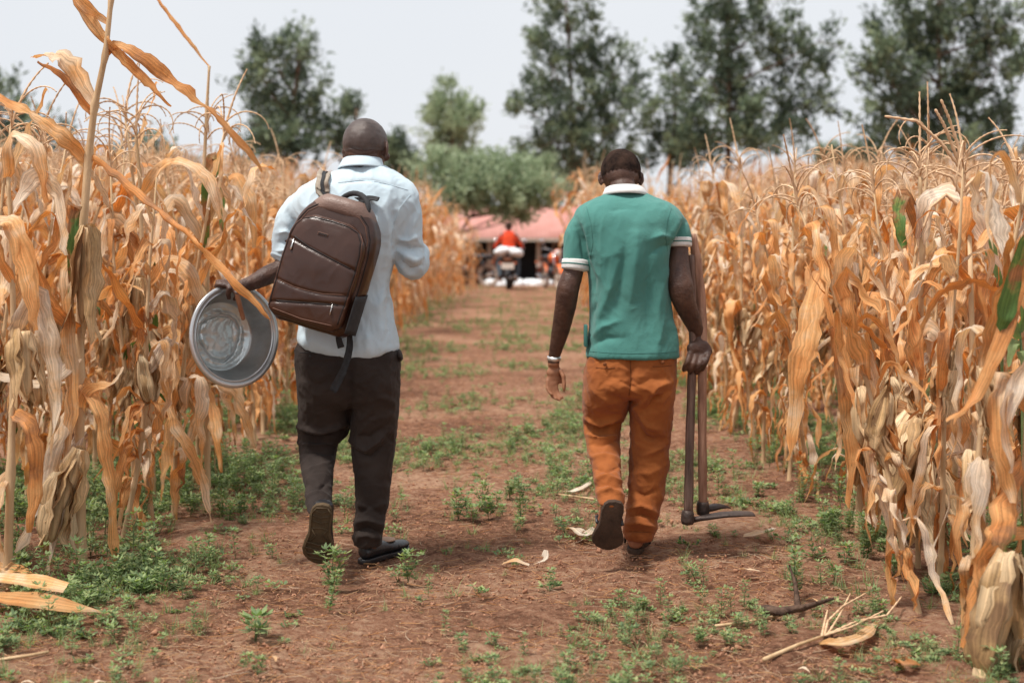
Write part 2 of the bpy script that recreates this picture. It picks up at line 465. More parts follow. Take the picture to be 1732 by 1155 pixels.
def tree(px, d, lobes, name, label, matk='crown_dark', leaf=(0.36, 0.13), dens=1.0, group='trees beyond the corn', clump=0.5, trunk_r=0.2, zb=None):
    rs = np.random.RandomState(int(px * 7 + d))
    bx = (px - 866) * d / F; zb = float(gz(bx, d)) if zb is None else zb
    t = thing(name, (bx, d, zb), label, 'tree', group)
    L3 = []
    for (lx, ly, rx, ry) in lobes:
        c = P(lx, ly, d); k = d / F
        c[1] += rs.uniform(-1.2, 1.2)
        L3.append((c, rx * k, min(rx, ry) * k * 0.9, ry * k))
    tb = MB()
    top = max(L3, key=lambda q: q[0][2])[0]
    base = np.array([bx, d, zb - 0.2])
    tp = [base + (np.array([top[0], d, top[2]]) - base) * f + np.array([math.sin(f * 5 + px) * 0.12 * (f > 0), math.cos(f * 4) * 0.1, 0]) for f in np.linspace(0, 1, 9)]
    tube(tb, tp, np.linspace(trunk_r, trunk_r * 0.25, 9), 8)
    for c, rx, ry, rz in L3:
        h = np.clip((c[2] - rz * 0.9 - zb) / max(top[2] - zb, 1), 0.12, 0.9)
        s = np.array(tp[int(h * 8)])
        mid = (s + c) / 2 + np.array([0, 0, -0.15 * rz])
        tube(tb, [s, mid, c], [trunk_r * 0.45, trunk_r * 0.3, trunk_r * 0.12], 6)
        for k in range(4):
            e = c + rs.normal(size=3) * np.array([rx, ry, rz]) * 0.5
            tube(tb, [c, (c + e) / 2 + rs.normal(size=3) * .1, e], [trunk_r * 0.14, trunk_r * 0.09, trunk_r * 0.05], 5)
    tb.build('trunk', M['bark'], t)
    cb = MB(); VV = []; TT = []
    for c, rx, ry, rz in L3:
        vol = rx * rz
        nc = int(max(8, vol * 13 * dens))
        for k in range(nc):
            u = nrm(rs.normal(size=3)) * rs.uniform(0.15, 1.0) ** 0.45
            cc = c + u * np.array([rx, ry, rz]) * rs.uniform(0.8, 1.08)
            nl = int(rs.uniform(26, 60))
            cs = clump * rs.uniform(0.6, 1.25)
            axis_ = nrm(u + np.array([0, 0, 0.7]))
            pts = cc + rs.normal(size=(nl, 3)) * np.array([cs, cs, cs]) * 0.36 + axis_ * rs.uniform(-.5, 1.3, (nl, 1)) * cs
            dr = rs.normal(size=(nl, 3)) * 0.7 + axis_ * 0.9; dr /= np.linalg.norm(dr, axis=1)[:, None]
            sd_ = np.cross(dr, rs.normal(size=(nl, 3))); sd_ /= np.linalg.norm(sd_, axis=1)[:, None]
            ll = leaf[0] * rs.uniform(0.6, 1.3, (nl, 1)); ww = leaf[1] * rs.uniform(0.6, 1.3, (nl, 1))
            q = np.stack([pts, pts + dr * ll * 0.5 + sd_ * ww * 0.5, pts + dr * ll, pts + dr * ll * 0.5 - sd_ * ww * 0.5], 1)
            VV.append(q.reshape(-1, 3)); ct = rs.uniform(0.1, 0.9)
            TT.append(np.repeat(np.clip(ct + rs.normal(size=nl) * 0.18, 0, 1), 4))
    V = np.concatenate(VV); cb.v = [V]; cb.t = [np.concatenate(TT)]; cb.uv = [np.zeros((len(V), 2))]; cb.n = len(V)
    cb.f = np.arange(len(V)).reshape(-1, 4).tolist(); cb.mi = [0] * len(cb.f)
    cb.build('crown', M[matk], t, smooth=False)
    return t

tree(978, 74, [(955, -10, 60, 60), (960, 70, 72, 60), (935, 120, 45, 40), (1035, 130, 62, 58), (905, 160, 40, 34), (880, 185, 26, 24), (970, 190, 70, 50), (1055, 190, 50, 50), (940, 240, 62, 42), (1010, 245, 66, 46), (985, 300, 50, 40)],
     'leafy_tree', 'tallest loose crowned tree rising behind the red roofed house', dens=0.85)
tree(1225, 72, [(1235, -5, 80, 50), (1215, 60, 62, 50), (1290, 40, 48, 45), (1200, 130, 58, 50), (1270, 120, 70, 55), (1350, 110, 62, 52), (1380, 75, 34, 30), (1225, 200, 72, 52), (1310, 190, 80, 50), (1375, 170, 36, 40), (1175, 240, 46, 34), (1245, 245, 60, 34), (1320, 240, 60, 34)],
     'leafy_tree', 'dark spreading tree over the right corn, its crown split by a gap of sky', dens=0.85)
tree(1590, 70, [(1590, -5, 90, 50), (1530, 60, 62, 52), (1620, 60, 80, 60), (1480, 95, 40, 40), (1500, 150, 62, 50), (1590, 140, 90, 60), (1690, 50, 36, 40), (1680, 120, 52, 60), (1640, 195, 85, 50), (1530, 205, 80, 42), (1490, 240, 50, 34), (1580, 250, 80, 40), (1690, 240, 60, 40)],
     'leafy_tree', 'big dense dark tree furthest right above the corn tassels', dens=1.05)
tree(1135, 76, [(1138, 120, 18, 32), (1140, 170, 28, 38), (1125, 220, 36, 36), (1165, 240, 36, 30), (1130, 262, 50, 28), (1180, 265, 40, 26)],
     'leafy_tree', 'thin young tree between the two tall trees right of the roof')
tree(480, 68, [(462, 92, 36, 34), (505, 85, 28, 30), (450, 140, 40, 42), (510, 140, 36, 40), (455, 190, 42, 40), (515, 195, 34, 34), (475, 235, 50, 36), (440, 262, 44, 34), (520, 255, 38, 30)],
     'leafy_tree', 'round topped tree above the left corn, left of the man with the backpack', dens=1.3)
tree(575, 70, [(600, 185, 20, 15), (572, 200, 26, 22), (560, 235, 40, 30), (600, 250, 36, 30)], 'leafy_tree',
     'low leaning branchy tree just left of the bald head')
tree(765, 95, [(762, 170, 34, 34), (745, 210, 36, 30), (790, 210, 36, 34), (765, 250, 50, 30)], 'leafy_tree',
     'small tree between the two walking men, beyond the pale bushy tree', matk='crown_light', dens=1.6, clump=0.5)
tree(732, 52, [(785, 298, 38, 28), (832, 290, 50, 30), (890, 300, 48, 36), (770, 325, 44, 26), (850, 325, 60, 30), (915, 325, 34, 24), (730, 290, 34, 30), (870, 350, 40, 12), (805, 350, 30, 16), (925, 345, 26, 12), (760, 345, 30, 20), (850, 362, 14, 10), (885, 368, 10, 8)], 'bushy_tree',
     'pale green bushy tree overhanging the red roof', matk='crown_light', dens=5.0, leaf=(0.24, 0.09), clump=0.34, trunk_r=0.09, zb=-0.6)
tree(60, 60, [(-10, 175, 46, 50), (70, 255, 45, 50), (10, 270, 60, 50), (120, 300, 40, 30)], 'leafy_tree',
     'dark tree glimpsed behind the corn at the far left edge', dens=1.3)
tree(230, 66, [(235, 270, 45, 40), (300, 290, 50, 34)], 'leafy_tree', 'low dark treetop glimpsed between tassels left of the round topped tree')
tree(960, 90, [(940, 290, 46, 30), (1010, 300, 50, 40), (900, 280, 40, 30)], 'leafy_tree', 'low dim tree under the tallest tree, right of the pale bushy one', dens=1.4, clump=0.6)
tree(670, 330, [(668, 262, 16, 26), (690, 285, 20, 16)], 'leafy_tree', 'faint blue far away tree right of the bald head', dens=0.5, clump=1.6, leaf=(1.2, 0.6))
tree(1420, 300, [(1400, 265, 16, 14), (1430, 272, 20, 14), (1460, 280, 22, 12)], 'leafy_tree', 'faint blue far tree in the gap right of the dark spreading tree', dens=0.6, clump=1.4, leaf=(1.0, 0.5))

# ---------------------------------------------------------------- house
M['roof'] = mat('roof_tin', (0.46, 0.20, 0.165), 0.6, col2=(0.58, 0.29, 0.25), scale=1.2, bump=0.1)
M['plaster'] = mat('plaster', (0.44, 0.38, 0.32), 0.9, var=0.15, scale=2)
M['dado'] = mat('dado_paint', (0.14, 0.06, 0.045), 0.8, var=0.2, scale=3)
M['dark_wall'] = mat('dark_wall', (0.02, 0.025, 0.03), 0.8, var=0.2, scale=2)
M['fascia'] = mat('fascia', (0.5, 0.43, 0.36), 0.7, var=0.12, scale=3)
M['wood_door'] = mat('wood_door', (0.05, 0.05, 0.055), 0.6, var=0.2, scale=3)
hd = 57.0; zb = -0.86
hs = thing('house', (1.0, hd, zb), 'low house with faded red tin roof and pillared veranda at the end of the path', 'house')
x0, x1 = -5.2, 5.6
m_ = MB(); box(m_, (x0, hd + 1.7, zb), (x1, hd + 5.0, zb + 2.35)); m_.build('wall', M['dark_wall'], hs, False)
m_ = MB(); box(m_, (x0 - .1, hd - 0.1, zb - .3), (x1 + .1, hd + 1.7, zb + 0.32)); m_.build('veranda_floor', M['dado'], hs, False)
m_ = MB(); box(m_, (x0, hd + 0.02, zb + 2.06), (x1, hd + 0.14, zb + 2.18)); m_.build('beam', M['fascia'], hs, False)
# corrugated roof
m_ = MB(); V = []; nn = 260
for i in range(nn + 1):
    x = x0 - 0.4 + (x1 - x0 + 0.8) * i / nn; c = 0.02 * math.sin(i * math.pi / 2)
    V += [(x, hd - 0.55, zb + 2.13 + c), (x, hd + 2.5, zb + 3.48 + c), (x, hd + 5.6, zb + 2.13 + c)]
fcs = [(i * 3 + k, (i + 1) * 3 + k, (i + 1) * 3 + k + 1, i * 3 + k + 1) for i in range(nn) for k in range(2)]
m_.add(V, fcs); ro = m_.build('roof', M['roof'], hs, True)
sm_ = ro.modifiers.new('s', 'SOLIDIFY'); sm_.thickness = 0.02
m_ = MB(); box(m_, (x0 - 0.4, hd - 0.575, zb + 2.01), (x1 + 0.4, hd - 0.555, zb + 2.15)); m_.build('fascia_board', M['fascia'], hs, False)
for i, pxx in enumerate((700, 765, 828, 911, 990, 1065)):
    x = (pxx - 866) * hd / F
    m_ = MB(); box(m_, (x - .09, hd, zb + 1.05), (x + .09, hd + .18, zb + 2.06)); pl_ = m_.build('pillar', M['plaster'], hs, False)
    m_ = MB(); box(m_, (x - .093, hd - .003, zb + .322), (x + .093, hd + .183, zb + 1.05)); m_.build('painted_base', M['dado'], pl_, False)
for x in (-3.2, -0.4, 2.2, 4.3):
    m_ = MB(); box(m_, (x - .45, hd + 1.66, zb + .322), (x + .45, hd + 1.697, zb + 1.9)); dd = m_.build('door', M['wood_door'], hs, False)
    m_ = MB()
    box(m_, (x - .52, hd + 1.65, zb + .322), (x - .453, hd + 1.697, zb + 1.97)); box(m_, (x + .453, hd + 1.65, zb + .322), (x + .52, hd + 1.697, zb + 1.97))
    box(m_, (x - .453, hd + 1.65, zb + 1.903), (x + .453, hd + 1.697, zb + 1.97)); m_.build('door_frame', M['fascia'], dd, False)

# ================================================================== CORN
def crumple(V, a):
    q = V * 24 + 3.1
    d = np.stack([pnoise(q), pnoise(q + 40), pnoise(q + 80)], 1) + 0.5 * np.stack([pnoise(q * 2.3), pnoise(q * 2.3 + 40), pnoise(q * 2.3 + 80)], 1)
    return V + d * a

def blade(mb, base, az, el0, L, W, kink=0.35, elend=-78, tw=0.0, curl=0.5, rs=None, nseg=14, nu=4, tint=0.3, wob=14, sharp=0.12, rip=0.35, crump=0.22):
    """one corn leaf: leaves the stalk, breaks over at 'kink' and hangs, curled and rippled"""
    rs = rs or np.random
    p = np.array(base, float); ph = rs.uniform(0, 6.28, 4); kk = rs.uniform(0.25, 0.95, 3); ka = rs.normal(size=3) * 22; kb = rs.normal(size=3) * 30
    V = []; UV = []; T = []; rn = rs.normal(size=(nseg + 3, 2)); rn = (rn[:-1] + rn[1:]) * .6
    for i in range(nseg + 1):
        t = i / nseg
        s = float(sstep(kink - sharp, kink + sharp, t))
        el = R(el0 * (1 - s) - 12 * t * (1 - s) + elend * s + wob * math.sin(ph[0] + 7 * t) * (0.4 + t) + sum(ka[j] * (t > kk[j]) * max(0, 1 - (t - kk[j]) * 4) for j in range(3)))
        a = az + R(wob * 1.6) * math.sin(ph[1] + 5 * t) * t + R(sum(kb[j] * (t > kk[j]) for j in range(3))) * t
        d = np.array([math.cos(a) * math.cos(el), math.sin(a) * math.cos(el), math.sin(el)])
        side = np.array([-math.sin(a), math.cos(a), 0]); nr = np.cross(side, d)
        ta = tw * t + 0.5 * math.sin(ph[2] + 6 * t) * t
        s2 = side * math.cos(ta) + nr * math.sin(ta); n2 = np.cross(s2, d)
        wd = W * min(1.0, 0.45 + t / 0.25) * max(0.02, 1 - t ** 2.4) ** 0.85 * (1 + 0.15 * math.sin(ph[3] + 9 * t))
        cu = curl * (0.6 + 0.6 * math.sin(ph[1] + 4 * t) ** 2)
        for k in range(nu + 1):
            u = 2 * k / nu - 1
            off = s2 * (math.sin(u * cu * 1.3) / max(cu * 1.3, .01)) * wd / 2 + n2 * ((1 - math.cos(u * cu * 1.3)) / max(cu * 1.3, .01)) * wd / 2 * -1
            off = off + n2 * wd * (rip * 0.30 * abs(u) * rn[i, 0 if u < 0 else 1] + 0.30 * abs(u))
            V.append(p + off); UV.append((k / nu, t * L * 1.5))
            T.append(tint + 0.12 * t * (t > 0.75))
        p = p + d * L / nseg
    V = crumple(np.array(V), W * crump)
    m = nu + 1
    mb.add(V, [(i * m + k, i * m + k + 1, (i + 1) * m + k + 1, (i + 1) * m + k) for i in range(nseg) for k in range(nu)], UV, np.array(T))
    return V

def ribbon(mb, pts, wid, nrmv=None, tint=0.3, curl=0.5, nu=4, sub=5, rip=0.3, seed=0, twist=0.0, crump=0.15):
    """a leaf along given points (catmull-rom), for the blades that can be told apart in the photo"""
    rs = np.random.RandomState(seed); q = []; pts = np.asarray(pts, float); m = len(pts); wid = np.asarray(wid, float)
    ww = []
    for i in range(m - 1):
        p0 = pts[max(i - 1, 0)]; p1 = pts[i]; p2 = pts[i + 1]; p3 = pts[min(i + 2, m - 1)]
        for k in range(sub):
            u = k / sub
            q.append(0.5 * ((2 * p1) + (-p0 + p2) * u + (2 * p0 - 5 * p1 + 4 * p2 - p3) * u * u + (-p0 + 3 * p1 - 3 * p2 + p3) * u ** 3)); ww.append(wid[i] * (1 - u) + wid[i + 1] * u)
    q.append(pts[-1]); ww.append(wid[-1]); q = np.array(q); n = len(q)
    tan = np.gradient(q, axis=0); V = []; UV = []; L = 0
    nv = np.array([0, -1, 0.4]) if nrmv is None else np.array(nrmv, float)
    ph = rs.uniform(0, 6, 3); rn = rs.normal(size=(n + 3, 2)); rn = (rn[:-2] + rn[1:-1] * 1.3 + rn[2:]) * .5; wn_ = 1 + .07 * rn[:, 0]
    ww = [a * b for a, b in zip(ww, wn_)] if rip > .2 else ww
    for i in range(n):
        d = nrm(tan[i]); s = nrm(np.cross(d, nv)); nn = np.cross(s, d)
        a = twist * i / n + 0.35 * math.sin(ph[0] + i * 0.35); s2 = s * math.cos(a) + nn * math.sin(a); n2 = np.cross(s2, d)
        cu = curl
        for k in range(nu + 1):
            u = 2 * k / nu - 1
            off = s2 * math.sin(u * cu * 1.3) / (cu * 1.3) * ww[i] / 2 - n2 * (1 - math.cos(u * cu * 1.3)) / (cu * 1.3) * ww[i] / 2
            off = off + n2 * ww[i] * (rip * 0.24 * abs(u) * rn[i, 0 if u < 0 else 1] + .24 * abs(u))
            V.append(q[i] + off); UV.append((k / nu, L))
        if i < n - 1: L += float(np.linalg.norm(q[i + 1] - q[i]))
    V = crumple(np.array(V), float(np.max(wid)) * crump * (rip > 0))
    m2 = nu + 1
    mb.add(V, [(i * m2 + k, i * m2 + k + 1, (i + 1) * m2 + k + 1, (i + 1) * m2 + k) for i in range(n - 1) for k in range(nu)], UV, tint)

def cob_mesh(rs, L=0.21, r=0.034, lo=False):
    """ear of corn in its dry husk, hanging from the origin along -z"""
    mb = MB(); n = 10 if lo else 20; m = 7 if lo else 14
    V = []; UV = []
    for i in range(m + 1):
        t = i / m
        rr = r * (math.sin(math.pi * min(1, t * 0.80 + 0.13)) ** 0.65) * (1 - 0.25 * t) + 0.002
        if i == m: rr = 0.004
        for k in range(n):
            th = 2 * math.pi * k / n
            q = rr * (1 + 0.09 * math.sin(th * 4 + 1.5 * t) + 0.05 * math.sin(th * 9 + 2))
            V.append((q * math.cos(th) + 0.012 * math.sin(t * 2.6), q * math.sin(th), -t * L)); UV.append((k / n * 1.2, t * L * 3))
    mb.add(V, [(i * n + k, (i + 1) * n + k, (i + 1) * n + (k + 1) % n, i * n + (k + 1) % n) for i in range(m) for k in range(n)] + [tuple(range(n))], UV, rs.uniform(0.1, 0.5))
    for k in range(3 if lo else 6):      # loose husk leaves round it
        th = k * 2.1 + rs.uniform(-.3, .3); c, s = math.cos(th), math.sin(th)
        q = [np.array([c * r * a, s * r * a, -b * L]) for a, b in ((0.55, -0.02), (1.12, 0.25), (1.2, 0.55), (0.9 + rs.uniform(0, .8), 0.88), (rs.uniform(0.6, 2.4), 1.08 + rs.uniform(0, .22)))]
        ribbon(mb, q, [r * 1.0, r * 1.9, r * 1.8, r * 1.1, 0.003], nrmv=(c, s, 0.1), tint=rs.uniform(0.0, 0.8), curl=0.7, sub=3, seed=rs.randint(999), rip=0.5, nu=4)
    return mb

def tassel_mesh(mb, top, rs, sc=1.0, lo=False, nb=10, lean=(0, 0)):
    def branch(p0, az, el0, L, droop, r):
        n = 6 if lo else 22; p = np.array(p0, float); pts = [p.copy()]; rad = [r * 0.5]
        for i in range(n):
            t = (i + 1) / n; el = R(el0 - droop * t ** 1.3)
            p = p + np.array([math.cos(az) * math.cos(el), math.sin(az) * math.cos(el), math.sin(el)]) * L / n
            pts.append(p.copy()); rad.append(r * (1.0 if lo else (1.35 if i % 2 else 0.75)) * (1 - 0.5 * t))
        tube(mb, pts, rad, 3 if lo else 5, cap=False)
    top = np.array(top, float)
    branch(top, rs.uniform(0, 6), 84 + rs.uniform(-8, 6), 0.30 * sc, rs.uniform(0, 35), 0.0056 * sc)
    for k in range(nb):
        branch(top + np.array([0, 0, 0.012 * k * sc - .02]), rs.uniform(0, 6.28), rs.uniform(38, 75), rs.uniform(0.17, 0.27) * sc, rs.uniform(60, 190), 0.0038 * sc)

def corn_variant(seed, lo=False, ht=1.45):
    """meshes of one dry corn plant: stalk, leaves, tassel, cobs with places"""
    rs = np.random.RandomState(seed); seg = 9 if lo else 20; nu = 2 if lo else 4
    ln = rs.uniform(-0.07, 0.07, 2); ph = rs.uniform(0, 6, 2)
    def sp(z):
        return np.array([ln[0] * z * z + 0.012 * math.sin(ph[0] + z * 5), ln[1] * z * z + 0.012 * math.sin(ph[1] + z * 4), z])
    st = MB(); zs = []; z = -0.03
    nodes = []
    while z < ht:
        zs.append((z, 1.0)); nodes.append(z); 
        st_ = rs.uniform(0.11, 0.16)
        if not lo: zs += [(z + 0.012, 1.35), (z + 0.03, 0.98)]
        z += st_
    pts = [sp(a) for a, b in zs]; rad = [0.0125 * (1 - 0.55 * max(a, 0) / ht) * b for a, b in zs]
    tube(st, pts + [sp(ht + .14)], rad + [0.0035], 5 if lo else 8)
    lv = MB(); az = rs.uniform(0, 6.28); nl = 0
    for i, z in enumerate(nodes[1:]):
        if z < 0.12: continue
        f = z / ht; az += math.pi + rs.uniform(-0.6, 0.6)
        base = sp(z)
        tint = float(np.clip(rs.normal(0.37, 0.18), 0, 0.70))
        if f < 0.3: tint = float(np.clip(tint + 0.12, 0, 0.70))
        if rs.rand() < 0.012: tint = 1.15
        if f < 0.45:
            blade(lv, base, az, rs.uniform(10, 60), rs.uniform(0.36, 0.6), rs.uniform(0.035, 0.06), kink=rs.uniform(0.06, 0.25), elend=rs.uniform(-88, -74), tw=rs.uniform(-2.5, 2.5), curl=rs.uniform(0.5, 1.5), rs=rs, nseg=seg, nu=nu, tint=tint, wob=9)
        else:
            br = rs.rand() < 0.75
            blade(lv, base, az, rs.uniform(48, 78), rs.uniform(0.45, 0.78) * (1.10 - 0.3 * f), rs.uniform(0.045, 0.08), kink=rs.uniform(0.15, 0.45) if br else rs.uniform(0.6, 1.1), elend=rs.uniform(-88, -55), tw=rs.uniform(-1.8, 1.8), curl=rs.uniform(0.25, 1.1), rs=rs, nseg=seg, nu=nu, tint=tint, sharp=rs.uniform(0.06, 0.2))
        # second ragged blade, torn sheath
        if rs.rand() < (0.35 if lo else 0.6):
            blade(lv, base + np.array([0, 0, .02]), az + rs.uniform(-1, 1), rs.uniform(0, 70), rs.uniform(0.16, 0.36), rs.uniform(0.025, 0.055), kink=rs.uniform(0.1, 0.4), elend=-85, tw=rs.uniform(-2, 2), curl=rs.uniform(0.6, 1.6), rs=rs, nseg=max(5, seg // 2), nu=nu, tint=float(np.clip(tint + rs.uniform(-.2, .2), 0, .74)))
        if f >= 0.45 and rs.rand() < 0.7:
            blade(lv, base + np.array([0, 0, .05]), az + rs.uniform(1, 5), rs.uniform(20, 75), rs.uniform(0.3, 0.6), rs.uniform(0.03, 0.055), kink=rs.uniform(0.1, 0.5), elend=rs.uniform(-88, -65), tw=rs.uniform(-2.5, 2.5), curl=rs.uniform(0.6, 1.5), rs=rs, nseg=seg, nu=nu, tint=float(np.clip(tint + rs.uniform(-.25, .3), 0, .7)))
        if f < 0.5:
            for _k in range(1 if lo else 2):
                blade(lv, base + np.array([0, 0, .03]), az + rs.uniform(-2.5, 2.5), rs.uniform(-20, 50), rs.uniform(0.2, 0.42), rs.uniform(0.03, 0.06), kink=rs.uniform(0.05, 0.25), elend=-86, tw=rs.uniform(-3, 3), curl=rs.uniform(0.8, 1.8), rs=rs, nseg=max(6, seg // 2), nu=nu, tint=float(np.clip(tint + rs.uniform(-.1, .4), 0, .74)), crump=.4)
        nl += 1
    ta = MB(); tassel_mesh(ta, sp(ht + .12), rs, 1.0, lo, 7 if lo else 9)
    cobs = []
    for k in range(1 if rs.rand() < 0.5 else 2):
        z = ht * rs.uniform(0.42, 0.62); a = rs.uniform(0, 6.28)
        tilt = rs.choice([R(25), R(150), R(160), R(165)])       # upright or broken over
        cobs.append((sp(z) + np.array([math.cos(a), math.sin(a), 0]) * 0.03, a, tilt, cob_mesh(rs, rs.uniform(0.17, 0.22), rs.uniform(0.026, 0.034), lo).mesh('cob', M['husk'])))
    return dict(stalk=st.mesh('stalk', M['stalk']), leaves=lv.mesh('leaves', M['dry_leaf']), tassel=ta.mesh('tassel', M['tassel']), cobs=cobs)

def cob_matrix(p, a, tilt):
    # origin mesh hangs along -z; tilt from up
    return Matrix.Translation(Vector(tuple(float(q) for q in p))) @ Matrix.Rotation(a, 4, 'Z') @ Matrix.Rotation(math.pi - tilt if tilt > 0 else 0, 4, 'Y') @ Matrix.Rotation(0, 4, 'Z')

def place_corn(var, x, y, rz, sc, label, group=None, tilt=(0, 0), tassel=True):
    z = float(gz(x, y))
    t = thing('corn_plant', (x, y, z), label, 'corn plant', group, rz, sc)
    t.rotation_euler = (tilt[0], tilt[1], rz)
    for nm in ('stalk', 'leaves') + (('tassel',) if tassel else ()):
        o = bpy.data.objects.new(nm, var[nm]); COL.objects.link(o); o.parent = t
    for p, a, tl, me in var['cobs']:
        o = bpy.data.objects.new('cob', me); COL.objects.link(o); o.parent = t
        o.matrix_local = cob_matrix(p, a, tl)
    return t

HI = [corn_variant(100 + i) for i in range(10)]
LO = [corn_variant(300 + i, lo=True) for i in range(7)]

# rows along the path
rs = np.random.RandomState(21)
spots = []
for side in (-1, 1):
    for r_ in range(0, 26):
        xr = side * ((1.62 if side < 0 else 1.50) + r_ * 0.66)
        y = 4.3 if side > 0 else 5.9
        if r_ > 0: y = 3.6 + abs(xr) * 0.6
        while y < 44:
            x = xr + rs.normal() * 0.07 + (0.085 * max(0, y - 26) if side < 0 else 0)
            yj = y + rs.uniform(-0.08, 0.08)
            lim = 0.36 * yj + 0.5 + 0.02 * yj
            ymax = (35.5 if side < 0 else 33) if r_ < 2 else 44
            if abs(x) < lim and yj < ymax:
                spots.append((side, r_, x, yj))
            y += rs.uniform(0.30, 0.42) * (1.0 if y < 16 else 1.35) * (1.0 if y < 28 else 1.3)
# visible size: near plants and those along the path show largest
def show(s):
    side, r_, x, y = s
    return y + r_ * 1.7
spots.sort(key=show)
HEROES = []
front = spots[:292]; rest = spots[292:]
def hscale(side, r_, x, y, rs):
    if side < 0:
        s = rs.uniform(0.94, 1.18)
        if r_ < 2 and y > 17: s *= 1.0 + 0.22 * float(sstep(17, 25, y)) * (1 - float(sstep(27, 33, y)) * 1.6)
    else:
        s = rs.uniform(0.84, 1.10)
        if r_ < 2 and y > 17: s *= 1.0 + 0.42 * float(sstep(15, 25, y))
        if r_ > 0 and y < 7: s *= 0.93
    return s
cnt = {}
ORD = ['', 'second', 'third', 'fourth', 'fifth', 'sixth', 'seventh', 'eighth', 'ninth', 'tenth', 'eleventh', 'twelfth', 'thirteenth', 'fourteenth', 'fifteenth', 'sixteenth', 'seventeenth', 'eighteenth', 'nineteenth', 'twentieth', 'twenty-first']
for i, s in enumerate(front):
    side, r_, x, y = s
    k = cnt[(side, r_)] = cnt.get((side, r_), 0) + 1
    sd_ = 'left' if side < 0 else 'right'
    if k <= 20 and r_ < 20:
        row = 'front row' if r_ == 0 else '%s row' % ORD[r_ + 1]
        lab = 'dry corn plant %s of the path, %s in the %s' % (sd_, 'nearest the camera' if k == 1 else ORD[k] + ' from the camera', row)
        g = 'corn rows %s of the path' % sd_
    elif r_ == 0:
        lab = 'dry corn plant far along the front row on the %s edge of the path' % sd_; g = 'far front row corn on the %s' % sd_
    else:
        lab = 'dry tasselled corn plant far back behind the front row, %s of the path' % sd_; g = 'far corn inside the %s field' % sd_
    V_ = (HI if y < 13 else LO)[rs.randint(10 if y < 13 else 7)]
    place_corn(V_, x, y, rs.uniform(0, 6.28), hscale(side, r_, x, y, rs), lab, g, tilt=(rs.normal() * 0.07, rs.normal() * 0.07), tassel=rs.rand() > .12)

# geometry-node scatter used only for uncountable stuff
def scatter(name, label, cat, protos, pts, rots, scs, vis, kind='stuff'):
    coll = bpy.data.collections.new(name + '_kinds')
    for k, me in enumerate(protos):
        o = bpy.data.objects.new('%s_kind_%02d' % (name, k), me); coll.objects.link(o)
    me = bpy.data.meshes.new(name)
    me.from_pydata([tuple(map(float, p)) for p in pts], [], [])
    a = me.attributes.new('rot', 'FLOAT_VECTOR', 'POINT'); a.data.foreach_set('vector', np.asarray(rots, np.float32).ravel())
    a = me.attributes.new('sc', 'FLOAT', 'POINT'); a.data.foreach_set('value', np.asarray(scs, np.float32))
    a = me.attributes.new('vi', 'INT', 'POINT'); a.data.foreach_set('value', np.asarray(vis, np.int32))
    o = link(name, me); tag(o, label, cat, None, kind)
    ng = bpy.data.node_groups.new(name, 'GeometryNodeTree')
    ng.interface.new_socket('Geometry', in_out='INPUT', socket_type='NodeSocketGeometry')
    ng.interface.new_socket('Geometry', in_out='OUTPUT', socket_type='NodeSocketGeometry')
    N = ng.nodes; L = ng.links
    gi = N.new('NodeGroupInput'); go = N.new('NodeGroupOutput'); ip = N.new('GeometryNodeInstanceOnPoints')
    ci = N.new('GeometryNodeCollectionInfo'); ci.inputs['Collection'].default_value = coll
    ci.inputs['Separate Children'].default_value = True; ci.inputs['Reset Children'].default_value = True
    def at(nm, ty):
        q = N.new('GeometryNodeInputNamedAttribute'); q.data_type = ty; q.inputs['Name'].default_value = nm
        return [s for s in q.outputs if s.enabled and s.name == 'Attribute'][0]
    L.new(gi.outputs[0], ip.inputs['Points']); L.new(ci.outputs[0], ip.inputs['Instance'])
    ip.inputs['Pick Instance'].default_value = True
    L.new(at('vi', 'INT'), ip.inputs['Instance Index'])
    er = N.new('FunctionNodeEulerToRotation')
    L.new(at('rot', 'FLOAT_VECTOR'), er.inputs[0]); L.new(er.outputs[0], ip.inputs['Rotation'])
    L.new(at('sc', 'FLOAT'), ip.inputs['Scale']); L.new(ip.outputs[0], go.inputs[0])
    md = o.modifiers.new('scatter', 'NODES'); md.node_group = ng
    return o

def join_variant(seed, bush=1.0):
    """a whole far corn plant as one mesh with several materials"""
    v = corn_variant(seed, lo=True)
    vs, fs, uv, tt, mi = [], [], [], [], []; n = 0
    for k, nm in enumerate(('leaves', 'stalk', 'tassel')):
        me = v[nm]; co = getco(me); vs.append(co)
        for p in me.polygons: fs.append(tuple(q + n for q in p.vertices)); mi.append(k)
        a = np.empty(len(co)); me.attributes['tint'].data.foreach_get('value', a); tt.append(a)
        u = np.zeros((len(co), 2)); lv_ = np.empty(len(me.loops), np.int32); me.loops.foreach_get('vertex_index', lv_)
        uu = np.empty(len(me.loops) * 2); me.uv_layers[0].data.foreach_get('uv', uu); u[lv_] = uu.reshape(-1, 2); uv.append(u); n += len(co)
    mb = MB(); mb.v = [np.concatenate(vs)]; mb.f = fs; mb.uv = [np.concatenate(uv)]; mb.t = [np.concatenate(tt)]; mb.n = n; mb.mi = mi
    return mb.mesh('far_corn_%d' % seed, [M['dry_leaf'], M['stalk'], M['tassel']])
FAR = [join_variant(500 + i) for i in range(7)]
pts, rots, scs, vis = [], [], [], []
for side, r_, x, y in rest:
    pts.append((x, y, float(gz(x, y)) - 0.02)); rots.append((rs.normal() * .05, rs.normal() * .05, rs.uniform(0, 6.28)))
    scs.append(hscale(side, r_, x, y, rs)); vis.append(rs.randint(7))
print('corn plants', len(front), 'far', len(rest))
scatter('corn_field', 'far rows of dry orange corn with pale tassels filling both fields', 'corn field', FAR, pts, rots, scs, vis)
